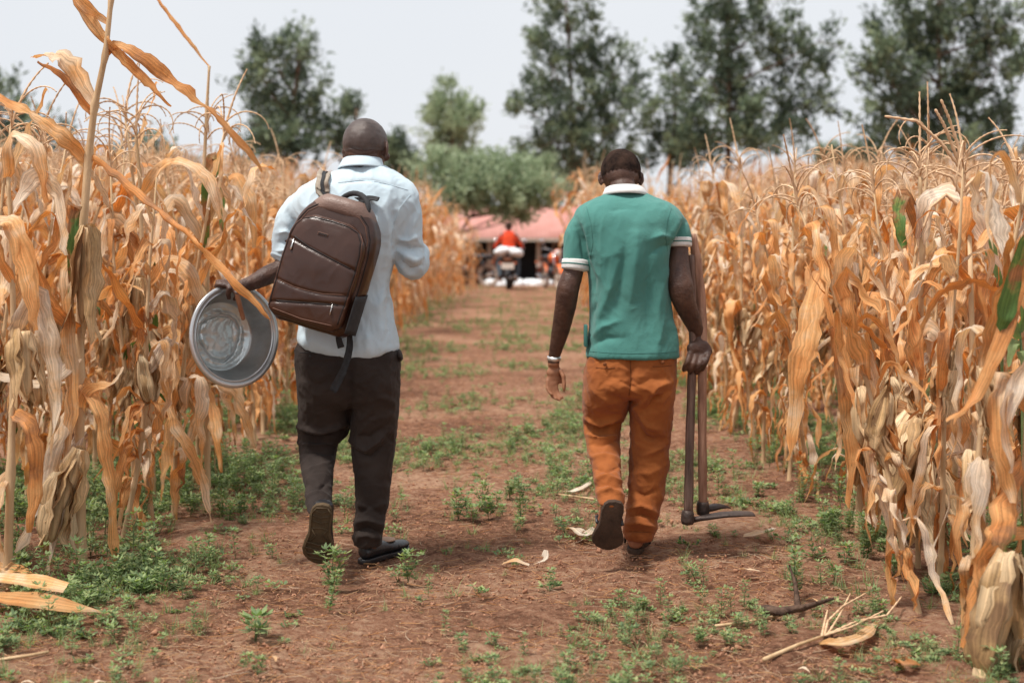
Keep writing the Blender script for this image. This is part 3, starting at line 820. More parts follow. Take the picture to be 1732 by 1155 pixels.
# ================================================================== PEOPLE
M['skin'] = mat('skin', (0.048, 0.023, 0.017), 0.44, col2=(0.105, 0.052, 0.034), scale=16, spec=0.38, bump=0.35, bscale=170, detail=6)
M['palm'] = mat('palm_skin', (0.26, 0.11, 0.055), 0.5, col2=(0.33, 0.15, 0.08), scale=14, spec=0.4)
M['hair'] = mat('hair', (0.020, 0.013, 0.011), 0.95, col2=(0.075, 0.044, 0.032), scale=26, spec=0.1, bump=1.0, bscale=420)
M['stubble'] = mat('stubble', (0.050, 0.036, 0.032), 0.42, col2=(0.095, 0.066, 0.056), scale=14, spec=0.45, bump=0.25, bscale=500)
M['polo'] = mat('polo_cotton', (0.060, 0.200, 0.175), 0.85, col2=(0.080, 0.235, 0.205), scale=4, spec=0.15, bump=0.25, bscale=260, sheen=0.15)
M['white_knit'] = mat('white_knit', (0.66, 0.65, 0.63), 0.85, var=0.05, scale=40, bump=0.3, bscale=300)
M['green_knit'] = mat('green_knit', (0.05, 0.16, 0.14), 0.85, var=0.05, scale=40)
M['shirt'] = mat('shirt_cotton', (0.47, 0.575, 0.64), 0.8, col2=(0.53, 0.635, 0.70), scale=3, spec=0.2, bump=0.15, bscale=300, sheen=0.2)
M['shirt_seam'] = mat('shirt_seam', (0.46, 0.56, 0.62), 0.8, var=0.05, scale=30)
M['rust'] = mat('rust_chino', (0.25, 0.072, 0.019), 0.85, col2=(0.36, 0.115, 0.030), scale=5, spec=0.15, bump=0.3, bscale=260, sheen=0.1)
M['rust_seam'] = mat('rust_seam', (0.16, 0.05, 0.015), 0.85, var=0.1, scale=30)
M['dark_trouser'] = mat('dark_trouser', (0.021, 0.0135, 0.011), 0.8, col2=(0.036, 0.025, 0.020), scale=5, spec=0.25, bump=0.2, bscale=300, sheen=0.04)
M['black_leather'] = mat('black_leather', (0.012, 0.012, 0.014), 0.35, col2=(0.022, 0.021, 0.023), scale=20, spec=0.5, bump=0.2, bscale=120)
M['brown_shoe'] = mat('brown_shoe', (0.24, 0.085, 0.042), 0.5, col2=(0.36, 0.15, 0.08), scale=16, bump=0.2, bscale=90)
M['sole'] = mat('dusty_sole', (0.035, 0.022, 0.015), 0.8, col2=(0.085, 0.05, 0.032), scale=18, bump=0.4, bscale=120)
M['sole_tan'] = mat('tan_sole', (0.055, 0.036, 0.018), 0.75, col2=(0.10, 0.065, 0.033), scale=18, bump=0.3, bscale=120)
M['silver'] = mat('silver_bracelet', (0.75, 0.74, 0.72), 0.3, metal=0.8, var=0.1)
M['eye_white'] = mat('eye_white', (0.7, 0.66, 0.6), 0.3)
M['tongue'] = mat('tan_shoe_lining', (0.42, 0.27, 0.19), 0.7, var=0.1)

def R3(axis, deg): return rotm(axis, R(deg))

def head(mb, c, fwd, up, s=1.0):
    """skull, jaw, neck root, nose, brow, lips, ears; returns frame"""
    f = nrm(fwd); u = nrm(np.asarray(up) - f * np.dot(up, f)); r = np.cross(f, u)
    Rm = np.stack([r, f, u], 1)           # local x right, y forward, z up
    def L(x, y, z): return np.asarray(c) + Rm @ (np.array([x, y, z]) * s)
    ellipsoid(mb, L(0, -0.012, 0.016), (0.080 * s, 0.096 * s, 0.090 * s), Rm, 24, 16)
    ellipsoid(mb, L(0, -0.038, -0.010), (0.066 * s, 0.062 * s, 0.070 * s), Rm)
    ellipsoid(mb, L(0, 0.020, -0.045), (0.058 * s, 0.066 * s, 0.070 * s), Rm)
    ellipsoid(mb, L(0, 0.062, -0.094), (0.030 * s, 0.026 * s, 0.022 * s), Rm)
    ellipsoid(mb, L(0, 0.081, 0.022), (0.056 * s, 0.014 * s, 0.012 * s), Rm)                 # brow
    ellipsoid(mb, L(0, 0.094, -0.022), (0.011 * s, 0.020 * s, 0.030 * s), Rm)                # nose
    ellipsoid(mb, L(0, 0.096, -0.038), (0.022 * s, 0.014 * s, 0.011 * s), Rm)
    ellipsoid(mb, L(0, 0.086, -0.062), (0.024 * s, 0.012 * s, 0.007 * s), Rm)                # lips
    ellipsoid(mb, L(0, 0.084, -0.074), (0.021 * s, 0.012 * s, 0.008 * s), Rm)
    for sx in (-1, 1):
        ellipsoid(mb, L(sx * 0.045, 0.066, -0.022), (0.020 * s, 0.020 * s, 0.018 * s), Rm)   # cheek
        er = Rm @ R3((0, 0, 1), sx * 28) @ R3((1, 0, 0), -8)
        ellipsoid(mb, L(sx * 0.084, -0.002, -0.010), (0.007 * s, 0.018 * s, 0.031 * s), er, 12, 8)
        ellipsoid(mb, L(sx * 0.080, -0.004, -0.034), (0.007 * s, 0.010 * s, 0.012 * s), er, 10, 8)
    return L, Rm

def finger(mb, base, dirs, lens, r0, n=8):
    """a finger as one tapered bent tube: dirs = direction of each phalanx"""
    pts = [np.array(base, float)]; rad = [r0 * 1.05]
    for k, (d, l) in enumerate(zip(dirs, lens)):
        d = nrm(d)
        pts.append(pts[-1] + d * l * 0.5); rad.append(r0 * (0.96 - 0.08 * k))
        pts.append(pts[-1] + d * l * 0.5); rad.append(r0 * (1.03 - 0.1 * k) if k < len(lens) - 1 else r0 * 0.66)
    pts.append(pts[-1] + nrm(dirs[-1]) * 0.004); rad.append(r0 * 0.3)
    tube(mb, pts, rad, n)
    return pts

def palm(mb, wrist, ax, nr, w=0.042, L=0.095, th=0.014):
    """palm slab from wrist along ax; nr = back-of-hand normal; returns knuckle points (4) index..little and frame"""
    ax = nrm(ax); nr = nrm(np.asarray(nr) - ax * np.dot(nr, ax)); s = np.cross(ax, nr)
    Rm = np.stack([s, nr, ax], 1); w_ = np.asarray(wrist, float)
    for q, ww, tt, hl in ((0.20, 0.66, 1.05, 0.30), (0.5, 0.92, 1.1, 0.36), (0.78, 1.0, 0.9, 0.26)):
        ellipsoid(mb, w_ + ax * L * q, (w * ww, th * tt, L * hl), Rm, 16, 10)
    kn = [w_ + ax * L * a + s * w * b for a, b in ((0.96, 0.78), (1.0, 0.28), (0.97, -0.24), (0.88, -0.72))]
    for k in kn: ellipsoid(mb, k, (0.0105, 0.0105, 0.0105), None, 10, 8)
    return kn, s, nr, ax

def limb(mb, pts, rads, n=14, sub=3):
    pts = np.asarray(pts, float); rads = np.asarray(rads, float); q = []; w_ = []
    m = len(pts)
    for i in range(m - 1):
        p0 = pts[max(i - 1, 0)]; p1 = pts[i]; p2 = pts[i + 1]; p3 = pts[min(i + 2, m - 1)]
        for k in range(sub):
            u = k / sub
            q.append(0.5 * ((2 * p1) + (-p0 + p2) * u + (2 * p0 - 5 * p1 + 4 * p2 - p3) * u * u + (-p0 + 3 * p1 - 3 * p2 + p3) * u ** 3))
            w_.append(rads[i] * (1 - u) + rads[i + 1] * u)
    q.append(pts[-1]); w_.append(rads[-1])
    tube(mb, q, w_, n)

def rings(rows):
    """(py, x left, x right, depth of centre, half depth) -> loft rings"""
    out = []
    for py, xl, xr, d, hd_ in rows:
        c = P((xl + xr) / 2, py, d); out.append((c[0], c[1], c[2], (xr - xl) / 2 * d / F, hd_))
    return out

def cloth_noise(amp, sc=(9, 9, 5), seed=0, ridge=True):
    def fn(co, no):
        p = co * np.array(sc) + seed
        wv = np.stack([pnoise(p * 0.7 + 9), pnoise(p * 0.7 + 31), pnoise(p * 0.7 + 57)], 1) * 0.8
        n = pnoise(p + wv)
        if ridge: n = 1 - 2.2 * np.abs(n) ** 0.8
        return amp * 0.001 * n
    return fn

def sub_shell(me, keep, off, name):
    """copy the faces where keep(co) and push them out: stubble, hair"""
    co = getco(me); no = getno(me); k = keep(co)
    used = {}; vs = []; fs = []
    for p in me.polygons:
        vv = p.vertices
        if all(k[i] for i in vv):
            f = []
            for i in vv:
                if i not in used: used[i] = len(vs); vs.append(co[i] + no[i] * off[i])
                f.append(used[i])
            fs.append(f)
    m = MB(); m.add(vs, fs); return m

def shoe_sole(mb, o, toe, nrmv, L=0.27, W=0.094, th=0.016, mirror=1):
    """sole plate: o = heel end, toe = direction to the toe, nrmv = outward normal of the tread"""
    a = nrm(toe); nn = nrm(np.asarray(nrmv) - a * np.dot(nrmv, a)); s = np.cross(a, nn) * mirror
    prof = [(0, 0.0), (0.02, 0.40), (0.08, 0.60), (0.2, 0.70), (0.35, 0.66), (0.48, 0.68), (0.62, 0.88), (0.74, 1.0), (0.85, 0.94), (0.94, 0.68), (0.99, 0.3), (1, 0.0)]
    out_ = [(t, w_ * 0.5) for t, w_ in prof] + [(t, -w_ * 0.5 * (0.94 if t < 0.9 else 0.8)) for t, w_ in prof[::-1][1:-1]]
    V = []; n = len(out_)
    for lay, sc in ((0, 0.93), (0.25, 1.0), (0.85, 1.0), (1.0, 0.94)):
        for t, w_ in out_:
            bend = 0.012 * max(0, t - 0.7) / 0.3
            V.append(np.asarray(o) + a * (t * L + (0.5 - t) * (1 - sc) * L * 0.15) + s * (w_ * W * sc + 0.006 * math.sin(t * 3)) - nn * (lay * th + bend))
    Fc = [(l * n + k, l * n + (k + 1) % n, (l + 1) * n + (k + 1) % n, (l + 1) * n + k) for l in range(3) for k in range(n)]
    Fc += [tuple(range(n))[::-1], tuple(range(3 * n, 4 * n))]
    mb.add(V, Fc)
    def Q(t, w_, h=0): return np.asarray(o) + a * t * L + s * (w_ * W + 0.006 * math.sin(t * 3)) + nn * (h - 0.012 * max(0, t - 0.7) / 0.3)
    return Q

def shoe_upper(mb, Q, h=0.055, ankle=None):
    secs = [(0.03, 0.28, 0.055), (0.12, 0.33, 0.062), (0.28, 0.34, 0.064), (0.45, 0.35, 0.056), (0.62, 0.42, 0.046), (0.78, 0.46, 0.036), (0.92, 0.36, 0.028), (0.985, 0.16, 0.018)]
    V = []; n = 16
    for t, w_, hh in secs:
        for k in range(n):
            th = 2 * math.pi * k / n; c, s = math.cos(th), math.sin(th)
            V.append(Q(t, w_ * c * (1.0 if s < 0.3 else 0.9), -(0.017 + hh * (0.5 + 0.5 * s))))
    Fc = [(i * n + k, i * n + (k + 1) % n, (i + 1) * n + (k + 1) % n, (i + 1) * n + k) for i in range(len(secs) - 1) for k in range(n)]
    Fc += [tuple(range(n))[::-1], tuple(range((len(secs) - 1) * n, len(secs) * n))]
    mb.add(V, Fc)

def tread(mb, Q, rows, r=0.0030):
    for pl in rows:
        pts = [Q(t, w_, 0.0008) for t, w_ in pl]; tube(mb, pts, r, 5)

def eyes(Lh, Rm, s, par):
    for sx in (-1, 1):
        e = MB(); ellipsoid(e, Lh(sx * 0.030, 0.078, 0.002), (0.012 * s, 0.011 * s, 0.008 * s), Rm, 12, 8)
        o = e.build('eye', M['eye_white'], par)
        e = MB(); ellipsoid(e, Lh(sx * 0.030, 0.0865, 0.002), (0.005 * s, 0.0035 * s, 0.005 * s), Rm, 10, 6)
        e.build('iris', M['hair'], o)

# ------------------------------------------------------------------ man in the green polo (right)
D = 5.66
pr = thing('person', (P(1062, 938, D)[0], D, float(0)), 'man in green polo shirt and rust trousers walking away with two hoes in his hand', 'person')
bm_ = MB()
# head bowed forward
hc = P(1050, 299, D + 0.13)
Lh, Rh = head(bm_, hc, (0.03, 0.86, -0.48), (0.02, 0.48, 0.87), 1.0)
limb(bm_, [P(1053, 318, D + 0.075), P(1056, 340, D + 0.03), P(1058, 370, D)], [0.056, 0.060, 0.075])
loft(bm_, rings([(338, 1020, 1100, D, .07), (352, 1015, 1110, D + .02, .05), (375, 1000, 1130, D, .085), (420, 1006, 1122, D - .01, .10), (500, 1004, 1126, D, .105), (570, 1002, 1134, D, .115),
                 (625, 1000, 1134, D, .11), (652, 1020, 1115, D, .08)]))
# legs inside the trousers
limb(bm_, [P(1028, 660, D + .03), P(1022, 735, D + .12), P(1030, 790, D - .02), P(1033, 838, D - .19), P(1032, 858, D - .25)], [.05, .050, .045, .030, .030])
limb(bm_, [P(1098, 660, D + .03), P(1098, 750, D + .03), P(1092, 830, D + .02), P(1078, 905, D), P(1074, 922, D)], [.05, .055, .05, .036, .034])
# left arm hanging
limb(bm_, [P(998, 376, D), P(978, 410, D - .005), P(971, 455, D - .01), P(961, 488, D - .02), P(957, 515, D - .005), P(948, 560, D + .03), P(938, 600, D + .06), P(936, 618, D + .065)],
     [.024, .030, .040, .045, .044, .036, .024, .024], 16)
# right arm, elbow out
limb(bm_, [P(1134, 376, D), P(1148, 410, D - .01), P(1147, 450, D - .03), P(1151, 485, D - .05), P(1157, 510, D - .045), P(1170, 540, D - .02), P(1181, 566, D + .0), P(1184, 584, D)],
     [.024, .034, .046, .052, .046, .037, .027, .025], 16)
# left hand, palm turned back, fingers curled
wr = P(937, 614, D + .065)
kn, s_, nb_, ax_ = palm(bm_, wr, (0.02, 0.0, -1), (-0.25, 0.95, 0.0), 0.036, 0.078, 0.013)
# with this frame 'index' knuckle side = s_; place index towards the body (right)
for k, (b, l) in enumerate(zip(kn, ((.040, .024, .019), (.043, .027, .020), (.040, .025, .019), (.032, .019, .016)))):
    a1 = np.array([0.10 - 0.06 * k, -0.10 - .05 * k, -1.0]); a2 = np.array([0.42, -0.35, -0.9]); a3 = np.array([0.85, -0.45, -0.55])
    b2 = wr + np.array([-0.022 + 0.012 * (3 - k) * 0.9 - .004, -0.004 * k, -0.072 + (0.004 if k in (0, 3) else 0)])
    finger(bm_, b2, (a1, a2, a3), l, 0.0088 - 0.0005 * k)
finger(bm_, wr + np.array([0.024, -0.012, -0.026]), ((0.45, -0.3, -0.85), (0.06, -0.15, -1), (0.0, -0.1, -1)), (.030, .032, .026), 0.0100)
# right hand closed on the two handles
wr2 = P(1184, 582, D + .0)
ellipsoid(bm_, P(1184, 590, D - .022), (0.046, 0.024, 0.040), R3((0, 1, 0), 18), 18, 12)
ellipsoid(bm_, P(1197, 594, D - .020), (0.020, 0.022, 0.022), None, 12, 8)
ellipsoid(bm_, P(1172, 590, D - .030), (0.026, 0.018, 0.028), None, 12, 8)
for k, (bx_, by_) in enumerate(((1198, 598), (1188, 603), (1177, 603), (1167, 598))):
    b = P(bx_, by_, D - .038); e1 = P(bx_ - 4, by_ + 13, D - .062); e2 = P(bx_ - 9, by_ + 23, D - .050); e3 = P(bx_ - 10, by_ + 28, D - .022); e4 = P(bx_ - 7, by_ + 25, D - .004)
    tube(bm_, [b, (b + e1) / 2 + np.array([0, -.006, .001]), e1, (e1 + e2) / 2 + np.array([0, -.003, 0]), e2, e3, e4], [.0125, .0118, .0120, .0108, .0108, .0096, .0065], 8)
tube(bm_, [P(1190, 590, D), P(1178, 600, D + .03), P(1166, 612, D + .035), P(1158, 622, D + .02)], [.013, .012, .0105, .007], 8)   # thumb behind
bme = remesh(bm_, 0.0042, 5, 'body')
displace(bme, lambda co, no: 0.0009 * pnoise(co * 60))
body = link('body', bme, pr); bme.materials.append(M['skin']); bme.materials.append(M['palm'])
co = getco(bme); fcn = np.array([p.center[:] for p in bme.polygons]); fnn = np.array([p.normal[:] for p in bme.polygons])
mi = ((fcn[:, 2] < wr[2] + 0.0) & (fcn[:, 0] < wr[0] + .12) & (fcn[:, 2] > 0.5) & (fnn[:, 1] < 0.25) & (fcn[:, 0] < P(965, 600, D)[0])).astype(np.int32)
bme.polygons.foreach_set('material_index', mi)
# hair: close cropped, brownish on top
def hairmask(Lh, Rh, c, s, line):
    def k(co):
        q = (co - c) @ Rh / s
        return (np.linalg.norm(q * [1, 1, 1], axis=1) < 0.135) & (q[:, 2] > line(q)) & (np.abs(q[:, 0]) < 0.0795)
    return k
hk = hairmask(Lh, Rh, hc, 1.0, lambda q: np.where(q[:, 1] > 0.0, 0.02 + 0.5 * np.maximum(q[:, 1] - 0.0, 0), -0.026 + 0.30 * np.maximum(np.abs(q[:, 0]) - .040, 0) + .004 * np.sin(q[:, 0] * 400)))
q_ = (getco(bme) - hc) @ Rh
hm_ = sub_shell(bme, hk, 0.0026 + 0.0010 * pnoise(getco(bme) * 260), 'hair'); hm_.build('hair', M['hair'], body)
eyes(Lh, Rh, 1.0, body)

# polo shirt
sm = MB()
loft(sm, rings([(326, 1030, 1088, D + .045, .066), (333, 1012, 1104, D + .03, .078), (342, 994, 1127, D + .015, .092), (354, 977, 1149, D + .005, .108), (370, 972, 1156, D - .005, .120), (388, 980, 1148, D - .008, .128), (400, 989, 1140, D - .01, .134), (440, 994, 1131, D - .012, .134), (500, 997, 1133, D - .0, .128),
                (545, 998, 1138, D + .0, .130), (580, 994, 1145, D, .138), (601, 991, 1148, D, .146), (604, 991, 1149, D, .145)]), 36, 2.5)
limb(sm, [P(1010, 382, D + .0), P(992, 380, D), P(980, 398, D), P(975, 425, D - .005), P(974, 452, D - .01)], [.055, .058, .058, .053, .050], 20)
limb(sm, [P(1118, 382, D), P(1137, 378, D), P(1145, 392, D - .005), P(1149, 410, D - .01)], [.055, .056, .053, .048], 20)
sme = remesh(sm, 0.0055, 22, 'shirt', 16)
displace(sme, folds([([(1133, 402), (1118, 398), (1102, 404)], 5, 7), ([(1135, 415), (1118, 418), (1100, 430)], 6, -6), ([(1150, 372), (1138, 392), (1134, 408)], 4, 6), ([(1160, 376), (1148, 396), (1140, 408)], 5, -6),
                     ([(985, 378), (996, 400), (1001, 430)], 5, 7), ([(975, 385), (984, 410), (988, 440)], 5, -7), ([(994, 440), (1004, 470), (1003, 500)], 7, -6),
                     ([(1080, 380), (1074, 450), (1066, 520)], 11, 7), ([(1060, 400), (1050, 470), (1030, 540)], 12, -7), ([(1098, 420), (1094, 500), (1098, 570)], 12, -6),
                     ([(1010, 545), (1030, 500), (1048, 430)], 9, 7), ([(1000, 572), (1022, 552), (1050, 542)], 6, 6), ([(1000, 585), (1025, 572), (1055, 572)], 6, -6), ([(1118, 470), (1112, 530), (1118, 590)], 10, 6),
                     ([(1030, 360), (1046, 352), (1078, 354)], 9, -5), ([(1012, 512), (1000, 530), (998, 560)], 6, -5), ([(1128, 540), (1140, 560), (1144, 590)], 6, 5)]))
displace(sme, cloth_noise(4, (9, 9, 4.5), 3)); displace(sme, cloth_noise(1.3, (26, 26, 15), 13))
shirt = link('shirt', sme, body); sme.materials.append(M['polo']); polo_me, polo_o = sme, shirt
# collar: folded knitted band with two stripes
def band(mb, rows, n=40, a0=0, a1=2 * math.pi):
    V = []; UV = []
    for i in range(n + 1):
        a = a0 + (a1 - a0) * i / n
        for c, rx, ry, fz in rows:
            V.append((c[0] + rx * math.cos(a), c[1] + ry * math.sin(a), c[2] + fz * math.sin(a))); UV.append((i / n, 0))
    m = len(rows)
    mb.add(V, [(i * m + k, (i + 1) * m + k, (i + 1) * m + k + 1, i * m + k + 1) for i in range(n) for k in range(m - 1)])
c1 = P(1056, 317, D + .055); c2 = P(1057, 330, D + .035)
mcol = MB(); band(mcol, [(c2 + [0, 0, .012], .068, .072, -.012), (c1, .066, .070, -.010), (c1 + [0, 0, -.006], .0755, .080, -.010), (c2 + [0, 0, .004], .086, .092, -.014), (c2 + [0, 0, -.008], .0885, .096, -.014)], 48, R(108), R(432))
oc = mcol.build('collar', M['white_knit'], shirt); md = oc.modifiers.new('s', 'SOLIDIFY'); md.thickness = 0.003
for q in (0.35, 0.62):
    ml = MB(); cc = (c1 + [0, 0, -.006]) * (1 - q) + (c2 + [0, 0, -.004]) * q
    band(ml, [(cc + [0, 0, .0016], .0765 + .012 * q, .0812 + .014 * q, -.0115), (cc - [0, 0, .0016], .0777 + .012 * q, .0824 + .014 * q, -.012)], 48, R(112), R(428)); ml.build('collar_stripe', M['green_knit'], oc)
for pa, pb, ra in ((P(974.5, 440, D - .008), P(973, 456, D - .012), .0565), (P(1149, 403, D - .008), P(1149.5, 417, D - .012), .0495)):
    ax = pb - pa
    mc = MB(); tube(mc, [pa, pa + ax * .1, pa + ax * .9, pb], [ra * .97, ra, ra, ra * .98], 28); cf = mc.build('sleeve_cuff', M['white_knit'], shirt)
    ml = MB(); tube(ml, [pa + ax * .42, pa + ax * .56], [ra * 1.012, ra * 1.012], 28); ml.build('cuff_stripe', M['green_knit'], cf)
mh = MB(); box(mh, P(989, 586, D - .03) + [-.003, -.03, 0], P(990, 549, D - .03) + [.008, .03, 0]); bevel(mh.build('side_flap', M['green_knit'], shirt), .003)
# hem line
# trousers
tm = MB()
loft(tm, rings([(594, 996, 1144, D, .128), (620, 990, 1144, D, .138), (650, 988, 1142, D - .005, .145), (664, 996, 1134, D - .0, .125), (672, 1010, 1120, D, .09)]), 36, 2.4)
loft(tm, rings([(635, 990, 1062, D + .0, .130), (660, 987, 1064, D + .01, .130), (685, 986, 1063, D + .035, .115), (705, 987, 1057, D + .07, .100), (730, 989, 1048, D + .08, .088), (755, 993, 1048, D + .03, .088), (785, 1001, 1049, D - .05, .092), (815, 1006, 1050, D - .14, .088), (838, 1007, 1055, D - .205, .078), (852, 1010, 1056, D - .235, .066)]), 28, 2.3)
loft(tm, rings([(635, 1066, 1142, D + .0, .130), (660, 1066, 1141, D + .0, .128), (690, 1066, 1138, D + .015, .112), (740, 1066, 1134, D + .03, .095), (790, 1064, 1130, D + .03, .086), (840, 1062, 1122, D + .02, .080), (880, 1058, 1111, D + .0, .072), (900, 1055, 1108, D - .005, .070), (912, 1060, 1104, D - .01, .064)]), 28, 2.3)
tme = remesh(tm, 0.0055, 14, 'trousers', 10)
displace(tme, folds([([(988, 706), (1015, 716), (1050, 704)], 4, 11), ([(986, 717), (1015, 726), (1048, 716)], 4, -13), ([(989, 732), (1015, 742), (1046, 738)], 5, 8), ([(994, 752), (1020, 752), (1046, 745)], 4, -6),
                     ([(998, 775), (1025, 770), (1048, 778)], 4, 5), ([(1000, 792), (1028, 798), (1050, 788)], 4, -5), ([(1005, 812), (1028, 806), (1052, 816)], 4, 8), ([(1006, 824), (1028, 817), (1053, 826)], 3.5, -8), ([(1008, 836), (1030, 829), (1054, 838)], 4, 9),
                     ([(1138, 645), (1110, 655), (1078, 690)], 6, 8), ([(1136, 660), (1105, 676), (1085, 700)], 5, -8), ([(1075, 690), (1095, 720), (1120, 728)], 5, 8), ([(1072, 708), (1092, 738), (1118, 746)], 5, -7),
                     ([(1080, 770), (1105, 764), (1128, 748)], 5, 6), ([(1070, 800), (1100, 800), (1128, 785)], 6, 5), ([(1066, 830), (1090, 838), (1120, 822)], 5, -5), ([(1062, 862), (1085, 855), (1112, 868)], 4, 7), ([(1060, 875), (1085, 870), (1110, 880)], 4, -8), ([(1057, 888), (1082, 884), (1108, 892)], 4, 9), ([(1057, 900), (1082, 898), (1106, 904)], 3.5, -7),
                     ([(1066, 605), (1068, 640), (1066, 672)], 6, -9), ([(1066, 650), (1040, 640), (1010, 642)], 8, -5), ([(1072, 655), (1100, 640), (1130, 640)], 7, -5), ([(1000, 660), (1030, 680), (1060, 680)], 7, 5)]))
displace(tme, cloth_noise(4.2, (12, 12, 14), 11)); displace(tme, cloth_noise(1.8, (24, 24, 30), 17))
tro = link('trousers', tme, body); tme.materials.append(M['rust']); rust_me, rust_o = tme, tro
for bx_, by_ in ((1023, 616), (1121, 613)):
    b = P(bx_, by_, D - .128); mb = MB(); ellipsoid(mb, b, (.0075, .004, .0075), None, 14, 8); mb.build('button', M['rust_seam'], tro)
# shoes
def shoe(par, heel, toe, nr, mats, L=0.27, W=0.095, mirror=1, strap=None, tr=None, h=None):
    mb = MB(); shoe_upper_mb = MB()
    Q = shoe_sole(mb, heel, toe, nr, L, W, 0.02, mirror); shoe_upper(shoe_upper_mb, Q)
    me = shoe_upper_mb.mesh('shoe', mats[0]); o = link('shoe', me, par); o.modifiers.new('s', 'SUBSURF').levels = 2; o.modifiers['s'].render_levels = 2
    so_ = mb.build('sole', mats[1], o); bevel(so_, .003)
    if tr: mt = MB(); tread(mt, Q, tr); mt.build('tread', mats[1], so_)
    return o, Q
sh, Q = shoe(pr if False else body, P(1041, 848, D - .305) , (-0.115, 0.30, -0.95), (0.02, -0.95, -0.30), (M['brown_shoe'], M['sole']), L=.205 / .95, W=.128)
mb = MB(); tube(mb, [Q(.50, -.36, -.022), Q(.48, -.36, -.06), Q(.48, 0, -.082), Q(.48, .36, -.06), Q(.50, .36, -.022)], .010, 8, ell=0.5); mb.build('strap', M['black_leather'], sh)
sh, Q = shoe(body, P(1074, 938, D - .06) + [0, 0, -0.0], (0.20, 0.97, 0.0), (0, 0, -1), (M['brown_shoe'], M['sole']), L=.27, W=.10)
mb = MB(); tube(mb, [Q(.48, -.50, -.02), Q(.46, -.44, -.06), Q(.46, 0, -.085), Q(.46, .46, -.06), Q(.48, .5, -.02)], .011, 8, ell=0.5); mb.build('strap', M['black_leather'], sh)
mb = MB(); tube(mb, [Q(.72, -.50, -.02), Q(.70, -.40, -.05), Q(.70, 0, -.06), Q(.70, .42, -.05), Q(.72, .5, -.02)], .013, 8, ell=0.5); mb.build('strap', M['black_leather'], sh)
mb = MB(); tube(mb, [P(937.5, 603, D + .062), P(937.3, 609, D + .064)], [.0285, .0285], 24); mb.build('bracelet', M['silver'], body)

# hoes
M['hoe_wood'] = mat('hoe_wood', (0.22, 0.11, 0.07), 0.65, col2=(0.44, 0.25, 0.17), scale=9, stretch=(6, 6, 0.5), bump=0.5, bscale=30)
M['hoe_wood_dark'] = mat('hoe_wood_dark', (0.08, 0.048, 0.038), 0.6, col2=(0.24, 0.15, 0.115), scale=9, stretch=(6, 6, 0.5), bump=0.5, bscale=30)
M['iron'] = mat('worn_iron', (0.045, 0.035, 0.032), 0.5, col2=(0.12, 0.085, 0.07), scale=14, metal=0.5, bump=0.4, bscale=60)
def hoe(label, shaft, rad, m, head_p, bl_dir, L, W, name='hoe'):
    t = thing(name, head_p, label, 'hoe', 'hoes')
    mb = MB(); pts = np.array(shaft); q = []
    for i in range(len(pts) - 1):
        for k in range(5): q.append(pts[i] * (1 - k / 5) + pts[i + 1] * k / 5)
    q.append(pts[-1]); q = np.array(q); n = len(q)
    q[1:-1] = (q[:-2] + q[1:-1] * 2 + q[2:]) / 4
    rr = np.interp(np.linspace(0, 1, n), np.linspace(0, 1, len(rad)), rad) * (1 + 0.05 * np.sin(np.arange(n) * 1.7))
    tube(mb, q, rr, 14, rfun=lambda th, l: 1 + 0.04 * math.sin(3 * th + 4 * l)); mb.build('handle', m, t)
    hb = MB(); hp = np.array(head_p); up = nrm(np.array(shaft[-2]) - np.array(shaft[-1]))
    tube(hb, [hp - up * .018, hp + up * -.006, hp + up * .022, hp + up * .034], [.023, .027, .025, .022], 18)
    hb.build('socket', M['iron'], t)
    bb = MB(); d = nrm(bl_dir); s = nrm(np.cross(d, (0, 0, 1))); n_ = np.cross(s, d); V = []
    secs = [(0.0, .16, .007), (.12, .26, .006), (.25, .62, .005), (.5, .84, .004), (.8, .98, .003), (.97, 1.0, .002), (1.0, .9, .001)]
    for t_, w_, th in secs:
        for u in (-1, -.5, 0, .5, 1):
            c = hp + d * (t_ * L + .018) + s * u * w_ * W / 2 + n_ * (-.020 * (1 - t_) ** 2 * 0 + .014 * math.sin(t_ * 2.6) - .004 * u * u * 2)
            V.append(c + n_ * th); V.append(c - n_ * th)
    Fc = []
    for i in range(len(secs) - 1):
        a, b = i * 10, (i + 1) * 10
        for k in range(4):
            Fc.append((a + 2 * k, a + 2 * k + 2, b + 2 * k + 2, b + 2 * k)); Fc.append((a + 2 * k + 1, b + 2 * k + 1, b + 2 * k + 3, a + 2 * k + 3))
        Fc.append((a, b, b + 1, a + 1)); Fc.append((a + 8, a + 9, b + 9, b + 8))
    Fc.append((0, 1, 3, 2)); Fc.append((2, 3, 5, 4)); Fc.append((4, 5, 7, 6)); Fc.append((6, 7, 9, 8))
    e = 60; Fc += [(e, e + 2, e + 3, e + 1), (e + 2, e + 4, e + 5, e + 3), (e + 4, e + 6, e + 7, e + 5), (e + 6, e + 8, e + 9, e + 7)]
    bb.add(V, Fc); bb.build('blade', M['iron'], t)
hoe('long reddish wooden hoe reaching above his elbow, its blade mostly hidden',
    [P(1171, 397, D + .03), P(1178, 440, D + .03), P(1186, 520, D + .02), P(1189, 580, D - .015), P(1188, 640, D - .015), P(1188, 740, D), P(1189, 864, D + .02)],
    [.015, .020, .022, .020, .0175, .018, .0175, .019], M['hoe_wood'], P(1189, 862, D + .02), (0.75, 0.66, -0.03), .11, .08)
hoe('darker wooden hoe at his right side, its long flat blade pointing right',
    [P(1169, 432, D - .01), P(1171, 500, D - .01), P(1172, 580, D - .015), P(1171, 620, D - .015), P(1167, 740, D - .02), P(1164, 880, D - .03)],
    [.012, .015, .0155, .0155, .0175, .0175, .019], M['hoe_wood_dark'], P(1163, 878, D - .03), (0.985, 0.16, 0.05), .25, .085)
